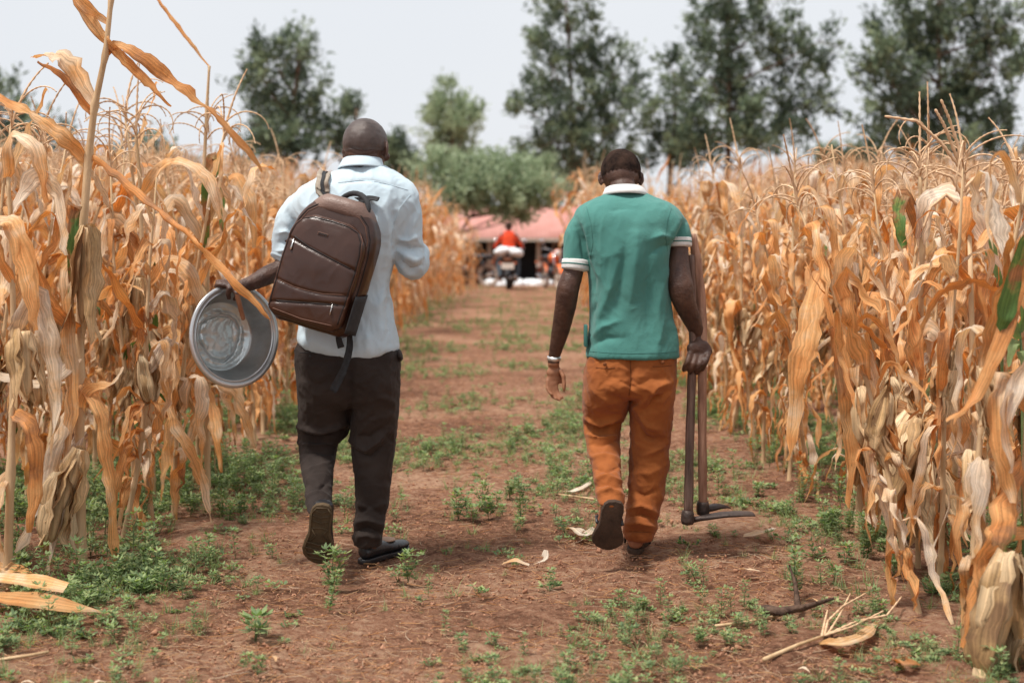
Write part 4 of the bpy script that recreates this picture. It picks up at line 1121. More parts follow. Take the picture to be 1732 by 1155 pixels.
# ------------------------------------------------------------------ man in the white shirt (left)
D = 5.54
pl = thing('person', (P(625, 955, D)[0], D, 0.0), 'bald man in pale blue shirt and dark trousers walking away under a brown backpack', 'person')
bm_ = MB()
hc = P(620, 250, D + 0.06)
Lh, Rh = head(bm_, hc, (0.34, 0.92, -0.16), (0.03, 0.16, 0.98), 1.06)
limb(bm_, [P(618, 262, D + 0.035), P(614, 285, D + .01), P(605, 320, D)], [0.062, 0.062, 0.08])
loft(bm_, rings([(292, 578, 655, D, .07), (312, 540, 670, D, .075), (345, 525, 680, D, .09), (400, 515, 668, D, .115), (480, 526, 645, D, .10), (560, 522, 652, D, .10), (640, 515, 660, D, .115), (680, 530, 650, D, .09)]))
limb(bm_, [P(548, 680, D + .02), P(545, 745, D + .12), P(540, 800, D - .04), P(541, 848, D - .19), P(541, 868, D - .27)], [.060, .050, .038, .024, .030])
limb(bm_, [P(628, 680, D + .02), P(630, 765, D + .04), P(629, 850, D + .02), P(622, 915, D), P(622, 930, D)], [.075, .058, .05, .038, .036])
# left arm reaching out to the basin
limb(bm_, [P(520, 345, D), P(497, 380, D + .0), P(486, 435, D - .0), P(474, 456, D - .02), P(452, 466, D - .05), P(428, 478, D - .09), P(408, 484, D - .12), P(398, 486, D - .13)],
     [.034, .040, .040, .040, .038, .030, .024, .023], 16)
# right arm bent up to the mouth
limb(bm_, [P(682, 335, D), P(688, 390, D), P(694, 440, D + .02), P(700, 450, D + .07), P(694, 410, D + .20), P(680, 350, D + .26), P(668, 312, D + .27)], [.036, .042, .042, .042, .036, .026, .024], 16)
# right hand near the mouth
hb = P(665, 308, D + .26)
ellipsoid(bm_, hb, (.028, .030, .034), None, 14, 10)
for k in range(4):
    b = hb + np.array([-0.006 + .002 * k, .005, .022 - .017 * k])
    finger(bm_, b, ((-.35, -.75, .35), (-0.9, -.25, .1), (-.7, .6, -.1)), (.034, .026, .018), .0092 - .0004 * k)
finger(bm_, hb + np.array([-.012, .0, .030]), ((-.6, -.2, .7), (-.8, .2, .2), (-.8, .3, .0)), (.028, .024, .02), .0105)
# left hand: back of the hand outside the rim, fingers over it into the bowl
hw = P(396, 487, D - .13)
ellipsoid(bm_, P(388, 484, D - .135), (.042, .020, .024), R3((0, 1, 0), 8), 16, 10)
ellipsoid(bm_, P(378, 481, D - .14), (.026, .018, .020), None, 12, 8)
LH = []
for k in range(4):
    b = P(396 - 8 * k, 482 - 1.5 * k, D - .165)
    if k == 0:
        e = [b, P(400, 497, D - .185), P(405, 514, D - .175), P(409, 530, D - .160), P(412, 541, D - .155)]
    elif k == 1:
        e = [b, P(388, 489, D - .188), P(386, 498, D - .180), P(388, 505, D - .165)]
    else:
        e = [b, P(383 - 8 * (k - 2), 484, D - .178), P(374 - 7 * (k - 2), 482, D - .172), P(368 - 3 * (k - 2), 476 + 8 * (k - 2), D - .155), P(372, 477 + 8 * (k - 2), D - .140)]
    tube(bm_, e, [.0118] + [.0112 - .0006 * j for j in range(len(e) - 1)], 8)
tube(bm_, [P(404, 490, D - .14), P(402, 500, D - .12), P(396, 508, D - .105)], [.012, .011, .008], 8)
bme = remesh(bm_, 0.0042, 5, 'body')
# neck rolls
displace(bme, folds([([(592, 250), (612, 256), (640, 252)], 2.2, -4), ([(590, 257), (612, 263), (640, 259)], 2.4, -3.5)]))
displace(bme, lambda co, no: 0.0009 * pnoise(co * 60))
body = link('body', bme, pl); bme.materials.append(M['skin']); bme.materials.append(M['palm'])
fcn = np.array([p.center[:] for p in bme.polygons])
px_, py_ = topx(fcn)
mi = ((px_ > 398) & (px_ < 418) & (py_ > 498) & (py_ < 546) & (fcn[:, 1] < D - .14)) | ((px_ > 645) & (px_ < 680) & (py_ > 285) & (py_ < 318) & (fcn[:, 1] > D + .19) & (px_ < 666))
bme.polygons.foreach_set('material_index', mi.astype(np.int32))
hk = hairmask(Lh, Rh, hc, 1.06, lambda q: np.where(q[:, 1] > 0.0, 0.03 + 0.55 * np.maximum(q[:, 1], 0), -0.030 + 0.35 * np.maximum(np.abs(q[:, 0]) - .045, 0)))
sub_shell(bme, hk, 0.0012 + 0.0 * bme.vertices.__len__() * np.ones(len(bme.vertices)), 'hair').build('hair', M['stubble'], body)
eyes(Lh, Rh, 1.06, body)

# shirt
sm = MB()
loft(sm, rings([(282, 585, 652, D + .015, .068), (292, 566, 668, D + .01, .082), (302, 540, 684, D, .098), (316, 508, 700, D - .005, .112), (340, 494, 708, D - .01, .126), (375, 502, 694, D - .015, .136), (420, 508, 670, D - .012, .136), (480, 512, 659, D, .130),
                (530, 507, 664, D, .134), (560, 503, 670, D, .142), (580, 503, 673, D, .146), (592, 520, 672, D, .144), (602, 556, 652, D, .135)]), 36, 2.5)
limb(sm, [P(535, 350, D), P(512, 350, D), P(495, 370, D), P(485, 400, D), P(480, 432, D - .005), P(473, 441, D - .012)], [.060, .064, .058, .052, .046, .040], 20)
limb(sm, [P(665, 345, D), P(680, 348, D), P(688, 370, D - .005), P(688, 405, D - .005), P(694, 440, D + .01), P(702, 448, D + .06), P(704, 430, D + .14)], [.060, .064, .064, .062, .058, .054, .046], 20)
limb(sm, [P(700, 452, D + .03), P(706, 446, D + .09)], [.046, .046], 16)
sme = remesh(sm, 0.0055, 18, 'shirt', 12)
displace(sme, folds([([(664, 352), (668, 385), (662, 420)], 5, -9), ([(655, 350), (657, 400), (648, 450)], 8, 6), ([(706, 400), (690, 408), (668, 404)], 5, 8), ([(714, 418), (696, 422), (672, 414)], 5, -9), ([(716, 434), (698, 440), (674, 424)], 5, 8), ([(714, 448), (696, 456), (678, 440)], 4, -8), ([(704, 466), (690, 462), (678, 450)], 4, 6),
                     ([(694, 330), (700, 360), (700, 390)], 7, 5), ([(575, 312), (620, 304), (670, 316)], 3, -3), ([(486, 360), (498, 378), (490, 400)], 5, -8), ([(470, 395), (484, 392), (500, 400)], 4, 8), ([(472, 410), (486, 408), (498, 418)], 4, -8), ([(468, 425), (480, 424), (494, 432)], 3, 7),
                     ([(650, 470), (640, 520), (642, 585)], 9, 6), ([(660, 480), (656, 530), (662, 580)], 8, -6), ([(620, 560), (622, 580), (618, 600)], 7, 5), ([(640, 350), (630, 420), (640, 480)], 12, 5), ([(508, 545), (512, 565), (520, 585)], 5, -6), ([(605, 545), (596, 570), (598, 598)], 6, -5)]))
displace(sme, cloth_noise(6, (8, 8, 6), 23)); displace(sme, cloth_noise(1.8, (24, 24, 16), 19))
shirt = link('shirt', sme, body); sme.materials.append(M['shirt'])
c1 = P(613, 268, D + .035); c2 = P(611, 285, D + .015)
mcol = MB(); band(mcol, [(c2 + [0, 0, .010], .072, .075, -.010), (c1, .068, .072, -.006), (c1 + [0, 0, -.005], .074, .079, -.006), (c2, .087, .092, -.012), (c2 + [0, 0, -.006], .089, .095, -.012)], 48, R(110), R(430))
oc = mcol.build('collar', M['shirt'], shirt); md = oc.modifiers.new('s', 'SOLIDIFY'); md.thickness = 0.003
for pa, pb, ra in ((P(480, 430, D - .004), P(474, 440, D - .012), .0455), (P(704, 440, D + .10), P(706, 426, D + .16), .050)):
    ax = pb - pa
    mc = MB(); tube(mc, [pa, pa + ax * .15, pa + ax * .85, pb], [ra * .96, ra, ra * 1.01, ra * .95], 24); mc.build('rolled_cuff', M['shirt'], shirt)
mb = MB(); V_ = [P(x, y, D - .02 - .125 * math.sqrt(max(0, 1 - ((x - 605) / 95) ** 2)) * 0.93) for x, y in ((545, 318), (570, 313), (600, 310), (630, 311), (660, 316), (682, 324))]
# yoke seam pressed on the cloth: follow the surface
from mathutils.bvhtree import BVHTree
def on_surface(me, pix, off=.001):
    bv = BVHTree.FromPolygons([v.co for v in me.vertices], [p.vertices for p in me.polygons])
    o = Vector((0, 0, H)); r = []
    for x, y in pix:
        d = Vector(P(x, y, 1.0)) - o; hit = bv.ray_cast(o, d.normalized())
        if hit[0] is not None: r.append(np.array(hit[0]) + np.array(hit[1]) * off)
    return r
def polyline(pl, step=4):
    r = []
    for (ax, ay), (bx, by) in zip(pl[:-1], pl[1:]):
        n = max(1, int(math.hypot(bx - ax, by - ay) / step))
        r += [(ax + (bx - ax) * k / n, ay + (by - ay) * k / n) for k in range(n)]
    return r + [pl[-1]]
def seam(me, pl, r, m, par, name='seam', off=0.0004):
    mb = MB(); p = on_surface(me, polyline(pl), off)
    if len(p) > 2: tube(mb, p, r, 5); return mb.build(name, m, par)
seam(polo_me, [(992, 350), (1000, 380), (1003, 410), (998, 438)], .0011, M['green_knit'], polo_o)
seam(polo_me, [(1136, 352), (1128, 375), (1126, 400), (1129, 425)], .0011, M['green_knit'], polo_o)
seam(polo_me, [(994, 594), (1030, 597), (1070, 598), (1110, 597), (1146, 594)], .0010, M['green_knit'], polo_o)
seam(rust_me, [(1066, 608), (1067, 640), (1064, 668)], .0016, M['rust_seam'], rust_o)
seam(rust_me, [(1008, 622), (1024, 623), (1040, 622)], .0015, M['rust_seam'], rust_o, 'pocket_welt')
seam(rust_me, [(1104, 620), (1120, 620), (1136, 618)], .0015, M['rust_seam'], rust_o, 'pocket_welt')
seam(rust_me, [(1064, 898), (1082, 900), (1103, 899)], .0012, M['rust_seam'], rust_o)
seam(sme, [(572, 309), (610, 305), (650, 310), (690, 322)], .0012, M['shirt_seam'], shirt)
seam(sme, [(694, 330), (676, 352), (664, 385), (662, 415)], .0012, M['shirt_seam'], shirt)
# trousers
tm = MB()
loft(tm, rings([(572, 512, 660, D, .105), (588, 501, 669, D, .124), (602, 499, 676, D, .138), (640, 503, 675, D - .005, .145), (675, 510, 670, D, .125), (688, 528, 655, D, .085)]), 36, 2.4)
loft(tm, rings([(640, 502, 590, D + .0, .135), (690, 507, 592, D + .035, .125), (728, 504, 590, D + .08, .112), (739, 505, 583, D + .09, .100), (747, 507, 573, D + .085, .090), (770, 508, 567, D + .04, .088), (800, 513, 563, D - .05, .092), (830, 517, 561, D - .145, .086), (856, 519, 562, D - .235, .074), (866, 521, 561, D - .26, .066)]), 28, 2.3)
loft(tm, rings([(640, 590, 676, D + .0, .135), (700, 593, 673, D + .02, .118), (750, 594, 668, D + .04, .10), (800, 600, 662, D + .03, .09), (850, 603, 656, D + .02, .08), (885, 601, 650, D + .0, .074), (908, 598, 645, D - .005, .072), (922, 600, 644, D - .005, .068)]), 28, 2.3)
tme = remesh(tm, 0.0055, 14, 'trousers', 10)
displace(tme, folds([([(505, 722), (540, 728), (590, 716)], 4, 12), ([(504, 733), (540, 740), (580, 728)], 4, -14), ([(504, 748), (535, 755), (572, 745)], 5, 9), ([(508, 768), (535, 764), (568, 770)], 4, -5), ([(514, 800), (535, 790), (564, 780)], 4, 5), ([(518, 818), (540, 826), (560, 812)], 4, -6), ([(520, 838), (540, 832), (560, 842)], 4, 6),
                     ([(594, 745), (620, 762), (655, 730)], 5, 11), ([(598, 760), (625, 772), (660, 745)], 5, -9), ([(600, 735), (625, 740), (660, 715)], 5, -6), ([(602, 850), (625, 862), (655, 850)], 5, 6), ([(602, 868), (625, 858), (652, 872)], 5, -6), ([(600, 886), (622, 880), (650, 890)], 5, 10), ([(598, 899), (622, 892), (648, 902)], 4, -10), ([(600, 909), (622, 905), (645, 912)], 4, 8),
                     ([(592, 610), (594, 660), (592, 715)], 7, -9), ([(515, 640), (540, 650), (570, 645)], 8, -5), ([(620, 640), (640, 670), (666, 680)], 8, 4), ([(660, 590), (655, 640), (662, 700)], 7, 4), ([(535, 620), (532, 680), (540, 715)], 8, 5)]))
displace(tme, cloth_noise(4.2, (11, 11, 12), 41)); displace(tme, cloth_noise(1.8, (24, 24, 30), 29))
tro = link('trousers', tme, body); tme.materials.append(M['dark_trouser'])
seam(tme, [(507, 597), (530, 596), (552, 597)], .0016, M['black_leather'], tro, 'pocket_welt')
b = on_surface(tme, [(525, 603)], .001); mb = MB(); ellipsoid(mb, b[0], (.006, .003, .006), None, 12, 8); mb.build('button', M['black_leather'], tro)
mb = MB(); ellipsoid(mb, P(674, 601, D), (.022, .05, .020), R3((0, 1, 0), 20), 14, 8, fn=lambda p: p * (1 + .25 * math.sin(p[0] * 200 + p[2] * 150))); mb.build('pocket_bulge', M['dark_trouser'], tro)
# shoes
TR = [[(.1, -.2), (.14, 0), (.1, .2)], [(.18, -.24), (.22, 0), (.18, .24)], [(.27, -.22), (.30, 0), (.27, .22)], [(.40, -.24), (.38, 0), (.40, .24)], [(.40, -.24), (.5, -.1), (.6, -.26)], [(.40, .24), (.5, .1), (.6, .26)],
      [(.62, -.36), (.66, 0), (.62, .36)], [(.71, -.38), (.75, 0), (.71, .38)], [(.80, -.38), (.83, 0), (.80, .36)], [(.88, -.3), (.90, 0), (.88, .3)],
      [(.06, -.16), (.15, -.30), (.35, -.27), (.5, -.28), (.68, -.42), (.85, -.38), (.95, -.14), (.95, .12), (.85, .36), (.68, .40), (.5, .28), (.35, .27), (.15, .28), (.06, .16), (.06, -.16)]]
sh, Q = shoe(body, P(546, 853, D - .34), (-0.095, 0.28, -0.955), (0.0, -0.955, -0.28), (M['black_leather'], M['sole_tan']), L=.252, W=.125, tr=TR)
sh, Q = shoe(body, P(610, 955, D - .05) + [0, 0, 0], (0.56, 0.83, 0.0), (0, 0, -1), (M['black_leather'], M['black_leather']), L=.29, W=.10)
mb = MB(); ellipsoid(mb, Q(.60, 0.1, -.066), (.040, .042, .008), None, 16, 8); mb.build('tongue', M['tongue'], sh)
mb = MB(); tube(mb, [Q(.68, -.4, -.04), Q(.66, 0, -.066), Q(.68, .4, -.04)], .008, 8, ell=.6); mb.build('strap', M['black_leather'], sh)

# ------------------------------------------------------------------ backpack
M['pack'] = mat('pack_leather', (0.036, 0.0135, 0.0075), 0.28, col2=(0.056, 0.022, 0.0125), scale=6, spec=0.5, bump=0.10, bscale=300)
M['pack_top'] = mat('pack_tan_leather', (0.15, 0.09, 0.07), 0.45, col2=(0.22, 0.14, 0.11), scale=6, spec=0.5, bump=0.25, bscale=160)
M['pack_trim'] = mat('pack_trim', (0.12, 0.055, 0.035), 0.55, var=0.2, scale=20)
M['zip'] = mat('zip_tape', (0.016, 0.010, 0.009), 0.6, var=0.2, scale=60)
M['webbing'] = mat('black_webbing', (0.030, 0.030, 0.032), 0.8, var=0.2, scale=60, bump=0.3, bscale=200)
M['strap_grey'] = mat('strap_fabric', (0.24, 0.19, 0.15), 0.8, col2=(0.36, 0.31, 0.25), scale=50)
M['steel'] = mat('steel', (0.55, 0.54, 0.53), 0.3, metal=1.0, var=0.1)
ro_, yw = R(16.5), R(13)
Vv = np.array([math.sin(ro_), 0.07, math.cos(ro_)]); Vv = nrm(Vv)
Ww = np.array([-math.sin(yw), -math.cos(yw), 0.0]); Ww = nrm(Ww - Vv * np.dot(Ww, Vv)); Uu = np.cross(Vv, Ww) * -1
if Uu[0] < 0: Uu = -Uu
bo = P(552, 452, D - .235)
def BP(u, v, w_): return bo + Uu * u + Vv * v + Ww * w_
bag = thing('backpack', bo, 'dark brown leather backpack hanging askew on the man in the pale blue shirt', 'backpack')
def soft_box(mb, hu_fn, v0, v1, w0, w1, n=44, m=20, ex=4.5, u0=0.0, fw=None):
    """pillow-like box: outline half width hu_fn(v)"""
    V = []; UV = []
    for i in range(m + 1):
        t = i / m; v = v0 + (v1 - v0) * t
        for k in range(n):
            th = 2 * math.pi * k / n; c, s = math.cos(th), math.sin(th)
            cc = math.copysign(abs(c) ** (2 / ex), c); ss = math.copysign(abs(s) ** (2 / ex), s)
            hu = hu_fn(t); e = min(1, (t * (1 - t)) ** 0.35 * 1.75)
            wm = (w0 + w1) / 2; hw_ = (w1 - w0) / 2 * (0.62 + 0.38 * e)
            bul = 0.012 * math.sin(math.pi * t) * (1 - cc * cc) * (ss > 0)
            V.append(BP(u0 + hu * cc, v, wm + hw_ * ss + bul)); UV.append((k / n, t))
    Fc = [(i * n + k, (i + 1) * n + k, (i + 1) * n + (k + 1) % n, i * n + (k + 1) % n) for i in range(m) for k in range(n)]
    V.append(np.mean(V[:n], 0)); V.append(np.mean(V[m * n:(m + 1) * n], 0)); UV += [(0, 0), (0, 1)]
    b0 = (m + 1) * n
    Fc += [(b0, k, (k + 1) % n) for k in range(n)] + [(b0 + 1, m * n + (k + 1) % n, m * n + k) for k in range(n)]
    mb.add(V, Fc, UV)
def prof(hw_, rt, rb, v0=None):
    def f(t):
        r = hw_
        if t > 1 - rt: q = (t - 1 + rt) / rt; r = hw_ * (1 - 0.50 * q ** 2.6)
        if t < rb: q = (rb - t) / rb; r = hw_ * (1 - 0.22 * q ** 3)
        return r
    return f
mb = MB(); soft_box(mb, prof(.168, .34, .12), -.235, .255, -.085, .050)
bme_ = remesh(mb, .006, 4, 'main_compartment'); displace(bme_, cloth_noise(1.6, (10, 10, 8), 5)); bme_.materials.append(M['pack']); mainc = link('main_compartment', bme_, bag)
mb = MB(); soft_box(mb, prof(.150, .26, .12), -.222, .175, .030, .100)
bme_ = remesh(mb, .005, 4, 'front_pocket')
def bagfn(co, no):
    q = co - bo; u = q @ Uu; v = q @ Vv; h = np.zeros(len(co)); fr = sstep(0.3, .8, no @ Ww)
    # stitched seams sunk into the padding
    c1_ = 0.070 - 0.22 * (u + .15) + 0.10 * (u + .15) ** 2          # slanted top zip
    c2_ = -0.105 + 0.9 * (u + 0.02) ** 2                              # lower swoop
    c3_ = -0.148 + 0.22 * (u - .0)
    for c_, dep in ((c1_, .006), (c2_, .005), (c3_, .006)):
        h -= dep * np.exp(-((v - c_) / .0055) ** 2) * fr
    h += 0.004 * np.exp(-((v + 0.01) / .04) ** 2) * fr * np.exp(-(u / .1) ** 2)
    return h
displace(bme_, bagfn); displace(bme_, cloth_noise(1.0, (14, 14, 12), 8)); bme_.materials.append(M['pack']); fp = link('front_pocket', bme_, bag)
def on_bag(me, uv, off=.001):
    bv = BVHTree.FromPolygons([v.co for v in me.vertices], [p.vertices for p in me.polygons]); r = []
    for u, v in uv:
        hit = bv.ray_cast(Vector(BP(u, v, .4)), Vector(-Ww))
        if hit[0] is not None: r.append(np.array(hit[0]) + Ww * off)
    return r
def bagline(me, uv, r, m, name, par, ell=None, off=.0005):
    uu = []
    for (a, b), (c, d) in zip(uv[:-1], uv[1:]):
        n = max(1, int(math.hypot(c - a, d - b) / .008)); uu += [(a + (c - a) * k / n, b + (d - b) * k / n) for k in range(n)]
    uu.append(uv[-1]); p = on_bag(me, uu, off)
    if len(p) > 2: mb = MB(); tube(mb, p, r, 6); return mb.build(name, m, par)
edge = [(-.138, -.19), (-.140, -.1), (-.142, 0), (-.140, .07), (-.130, .12), (-.108, .150), (-.07, .162), (0, .165), (.07, .162), (.108, .150), (.130, .12), (.140, .07), (.142, 0), (.140, -.1), (.136, -.19)]
bagline(fp.data, edge, .0024, M['zip'], 'zip', fp)
bagline(fp.data, [(a * 1.035, b * 1.03 + .001) for a, b in edge], .0018, M['pack_trim'], 'piping', fp)
e2 = [(-.157, -.1), (-.158, 0), (-.156, .08), (-.146, .14), (-.122, .188), (-.088, .216), (0, .228), (.088, .216), (.122, .188), (.146, .14), (.156, .08), (.158, 0), (.157, -.1)]
bagline(mainc.data, e2, .0024, M['zip'], 'zip', mainc)
bagline(mainc.data, [(a * 0.95, b * .96) for a, b in e2], .0018, M['pack_trim'], 'piping', mainc)
bagline(fp.data, [(-.118, .070 + .22 * -.032 + .012), (-.05, .053), (.03, .036), (.125, .017)], .0030, M['zip'], 'pocket_zip', fp)
bagline(fp.data, [(-.115, -.118 - .052), (0, -.147), (.118, -.122)], .0030, M['zip'], 'pocket_zip', fp)
bagline(fp.data, [(-.13, -.094), (-.06, -.104), (0, -.103), (.06, -.098), (.13, -.080)], .0016, M['pack_trim'], 'stitching', fp)
bagline(fp.data, [(-.12, -.200), (0, -.208), (.12, -.200)], .002, M['pack_trim'], 'piping', fp)
for (u, v), dv in (((-.118, .066), -.042), ((.100, -.124), -.040), ((.150, -.11), -.03)):
    p = on_bag(fp.data, [(u, v), (u + .003, v + dv)], .005)
    if len(p) == 2:
        mb = MB(); tube(mb, [p[0], p[0] * .4 + p[1] * .6, p[1]], [.003, .0045, .0055], 8, ell=.5); mb.build('zip_pull', M['steel'], fp)
p = on_bag(fp.data, [(-.012, .110)], .0)[0]
def plate(mb, c, hu, hv, th): 
    V = [c + Uu * a * hu + Vv * b * hv + Ww * w_ for w_ in (-.002, th) for a, b in ((-1, -1), (1, -1), (1, 1), (-1, 1))]
    mb.add(V, [(0, 3, 2, 1), (4, 5, 6, 7), (0, 1, 5, 4), (1, 2, 6, 5), (2, 3, 7, 6), (3, 0, 4, 7)])
mb = MB(); plate(mb, p, .021, .0055, .003); lg = mb.build('name_plate', M['pack_trim'], fp, False); bevel(lg, .0015)
mb = MB(); plate(mb, p + Ww * .0025, .018, .0035, .002); mb.build('plate_inlay', M['zip'], lg, False)
# tan top panel
mb = MB(); soft_box(mb, lambda t: .135 * (1 - .42 * t ** 2), .190, .268, -.080, .046, ex=3)
tpm = remesh(mb, .005, 4, 'top_panel'); tpm.materials.append(M['pack_top']); link('top_panel', tpm, bag)
# handle
pts_ = [BP(-.055 + .018, .244, -.045 + .01)] + [BP(.022 + .075 * math.cos(a), .236 + .062 * math.sin(a), -.03 + .045 * math.cos(a)) for a in np.linspace(R(165), R(0), 12)] + [BP(.100, .205, .020)]
mb = MB(); tube(mb, pts_, [.006] + [.0105] * 12 + [.006], 10); mb.build('handle', M['webbing'], bag)
mb = MB(); ribbon(mb, [BP(-.02, .270, -.085), BP(.02, .278, -.08), BP(.06, .296, -.075), BP(.095, .300, -.07)], [.022, .024, .024, .022], nrmv=(0, -1, .6), curl=.1, rip=0, tint=.3); o_ = mb.build('strap_end', M['webbing'], bag); o_.modifiers.new('s', 'SOLIDIFY').thickness = .004
# shoulder strap over the left shoulder
sp_ = on_surface(sme, polyline([(548, 330), (546, 315), (548, 302), (552, 292)], 3), .007)
if len(sp_) > 3:
    top_ = sp_[-1]
    sp_ = [BP(-.04, .235, -.07)] + sp_[::2] + [top_ + np.array([.0, .05, .002]), top_ + np.array([-.005, .11, -.03]), top_ + np.array([-.012, .155, -.10]), P(525, 400, D + .155), P(520, 480, D + .12), P(512, 520, D + .03)]
    mb = MB(); ribbon(mb, sp_, [.050] * len(sp_), nrmv=(0, -.7, .7), curl=.15, rip=0, sub=3); o_ = mb.build('shoulder_strap', M['strap_grey'], bag); o_.modifiers.new('s', 'SOLIDIFY').thickness = .008
    mb = MB(); ribbon(mb, [q + np.array([0, -.004, .005]) for q in sp_[:len(sp_) - 4]], [.014] * (len(sp_) - 4), nrmv=(0, -.7, .7), curl=.15, rip=0, sub=3); mb.build('strap_webbing', M['webbing'], o_)
# mesh side pocket and hanging strap
mb = MB(); V = []
for i in range(8):
    for k in range(8):
        a = k / 7; b = i / 7
        V.append(BP(.158 + .012 + .010 * math.sin(a * 3.14), -.215 + .14 * b + .02 * a * b, .075 - .13 * a))
mb.add(V, [(i * 8 + k, i * 8 + k + 1, (i + 1) * 8 + k + 1, (i + 1) * 8 + k) for i in range(7) for k in range(7)])
o_ = mb.build('side_pocket', M['webbing'], bag); o_.modifiers.new('s', 'SOLIDIFY').thickness = .004
dz_ = D - .17
mb = MB(); ribbon(mb, [P(590, 556, dz_), P(592, 580, dz_ - .01), P(588, 606, dz_ - .02), P(577, 634, dz_ - .03), P(563, 662, dz_ - .03)], [.022, .026, .026, .026, .026], nrmv=(0, -1, 0), curl=.12, rip=0.1, tint=.3)
o_ = mb.build('adjuster_strap', M['webbing'], bag); o_.modifiers.new('s', 'SOLIDIFY').thickness = .003
mb = MB(); ribbon(mb, [P(573, 566, dz_), P(574, 576, dz_), P(577, 588, dz_)], [.022, .024, .024], nrmv=(0, -1, 0), curl=.1, rip=0); o_ = mb.build('strap_end', M['webbing'], bag); o_.modifiers.new('s', 'SOLIDIFY').thickness = .003

# ------------------------------------------------------------------ metal basin
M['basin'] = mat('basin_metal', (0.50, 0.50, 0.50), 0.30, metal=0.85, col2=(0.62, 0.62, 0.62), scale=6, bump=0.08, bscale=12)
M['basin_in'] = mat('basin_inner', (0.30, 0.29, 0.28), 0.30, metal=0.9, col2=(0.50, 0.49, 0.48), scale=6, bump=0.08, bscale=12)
M['foil'] = mat('crumpled_metal', (0.42, 0.48, 0.49), 0.28, metal=0.6, col2=(0.72, 0.78, 0.78), scale=7, bump=0.25, bscale=22)
bc = P(398, 568, D - .14)
Nn = nrm(np.array([math.sin(R(44)), -math.cos(R(44)), 0.08])); up_ = nrm(np.array([-.12, 0, 1.0])); up_ = nrm(up_ - Nn * np.dot(up_, Nn)); Sx = np.cross(up_, Nn)
bs = thing('basin', bc, 'round silver metal basin with crumpled bottom, held by its rim', 'basin')
def lathe(mb, prof_, n=64, c=bc, rip=None):
    V = []
    for j, (r, h) in enumerate(prof_):
        for k in range(n):
            a = 2 * math.pi * k / n
            rr = r * (1 + (rip(a, j) if rip else 0))
            V.append(c + Sx * rr * math.cos(a) + up_ * rr * math.sin(a) + Nn * h)
    m = len(prof_)
    mb.add(V, [(i * n + k, i * n + (k + 1) % n, (i + 1) * n + (k + 1) % n, (i + 1) * n + k) for i in range(m - 1) for k in range(n)])
rw = .197
mb = MB(); lathe(mb, [(.0, -.122), (.06, -.122), (.115, -.121), (.132, -.114), (.146, -.09), (.160, -.05), (.170, -.012), (.174, -.002), (.174, .001), (.168, -.002), (.158, -.03), (.150, -.06), (.140, -.09), (.128, -.110), (.112, -.117), (.0, -.118)])
o_ = mb.build('bowl', M['basin'], bs)
mb = MB(); lathe(mb, [(.172, -.003), (.180, .003), (.192, .004), (.197, .001), (.198, -.004), (.194, -.007), (.186, -.005), (.176, -.006)]); mb.build('rim', M['basin'], bs)
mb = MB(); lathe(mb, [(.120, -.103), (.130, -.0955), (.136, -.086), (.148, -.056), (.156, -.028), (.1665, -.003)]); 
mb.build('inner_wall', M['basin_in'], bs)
# crumpled bottom
mb = MB(); n = 90; V = []; rsb = np.random.RandomState(5)
gr = [(i, j) for i in range(n + 1) for j in range(n + 1)]
xy = np.array([((i / n * 2 - 1), (j / n * 2 - 1)) for i, j in gr])
# square to disc
dx = xy[:, 0] * np.sqrt(1 - xy[:, 1] ** 2 / 2) * .131; dy = xy[:, 1] * np.sqrt(1 - xy[:, 0] ** 2 / 2) * .131
pp = np.stack([dx * 28, dy * 28, np.zeros(len(dx))], 1); rr_ = np.hypot(dx, dy)
am = .25 + .75 * np.exp(-((rr_ - .088) / .022) ** 2)
hh = (.0045 * (1 - 2 * np.abs(pnoise(pp * .45 + 3))) + .004 * (1 - 2 * np.abs(pnoise(pp * .95 + 8)))) * am + .0003 * pnoise(pp * 3)
ringr = .088 + .006 * np.sin(3 * np.arctan2(dy, dx)) + .004 * pnoise(np.stack([np.arctan2(dy, dx) * 3, dx * 0, dx * 0], 1))
hh -= .016 * np.exp(-((rr_ - ringr) / .0042) ** 2)
hh *= 1 - sstep(.112, .131, rr_)
hh += .016 * sstep(.108, .131, rr_)
V = bc + Sx * dx[:, None] + up_ * dy[:, None] + Nn * (-.111 + hh)[:, None]
ix = np.arange((n + 1) ** 2).reshape(n + 1, n + 1)
mb.add(V, np.stack([ix[:-1, :-1], ix[1:, :-1], ix[1:, 1:], ix[:-1, 1:]], -1).reshape(-1, 4).tolist())
mb.build('crumpled_bottom', M['foil'], bs)
# ================================================================== FAR THINGS AND LITTER
M['tyre'] = mat('tyre', (0.02, 0.02, 0.02), 0.85, var=0.2)
M['moto_dark'] = mat('moto_dark', (0.03, 0.03, 0.035), 0.4, var=0.2)
M['chrome'] = mat('chrome', (0.6, 0.6, 0.62), 0.25, metal=1.0, var=0.1)
M['wheel_pale'] = mat('wheel_dusty_metal', (0.50, 0.42, 0.36), 0.5, metal=0.3, var=0.15)
M['orange_plastic'] = mat('orange_plastic', (0.75, 0.16, 0.04), 0.4, var=0.1)
M['brown_plastic'] = mat('brown_plastic', (0.16, 0.06, 0.03), 0.4, var=0.2)
M['tail_red'] = mat('tail_lamp', (0.55, 0.14, 0.05), 0.3, var=0.1)
M['plate_white'] = mat('plate_white', (0.7, 0.66, 0.6), 0.5, var=0.05)
M['sack'] = mat('white_sack', (0.66, 0.68, 0.70), 0.8, col2=(0.78, 0.79, 0.80), scale=12, bump=0.5)
M['glass_lamp'] = mat('headlight_glass', (0.7, 0.72, 0.72), 0.15, spec=0.8, var=0.05)
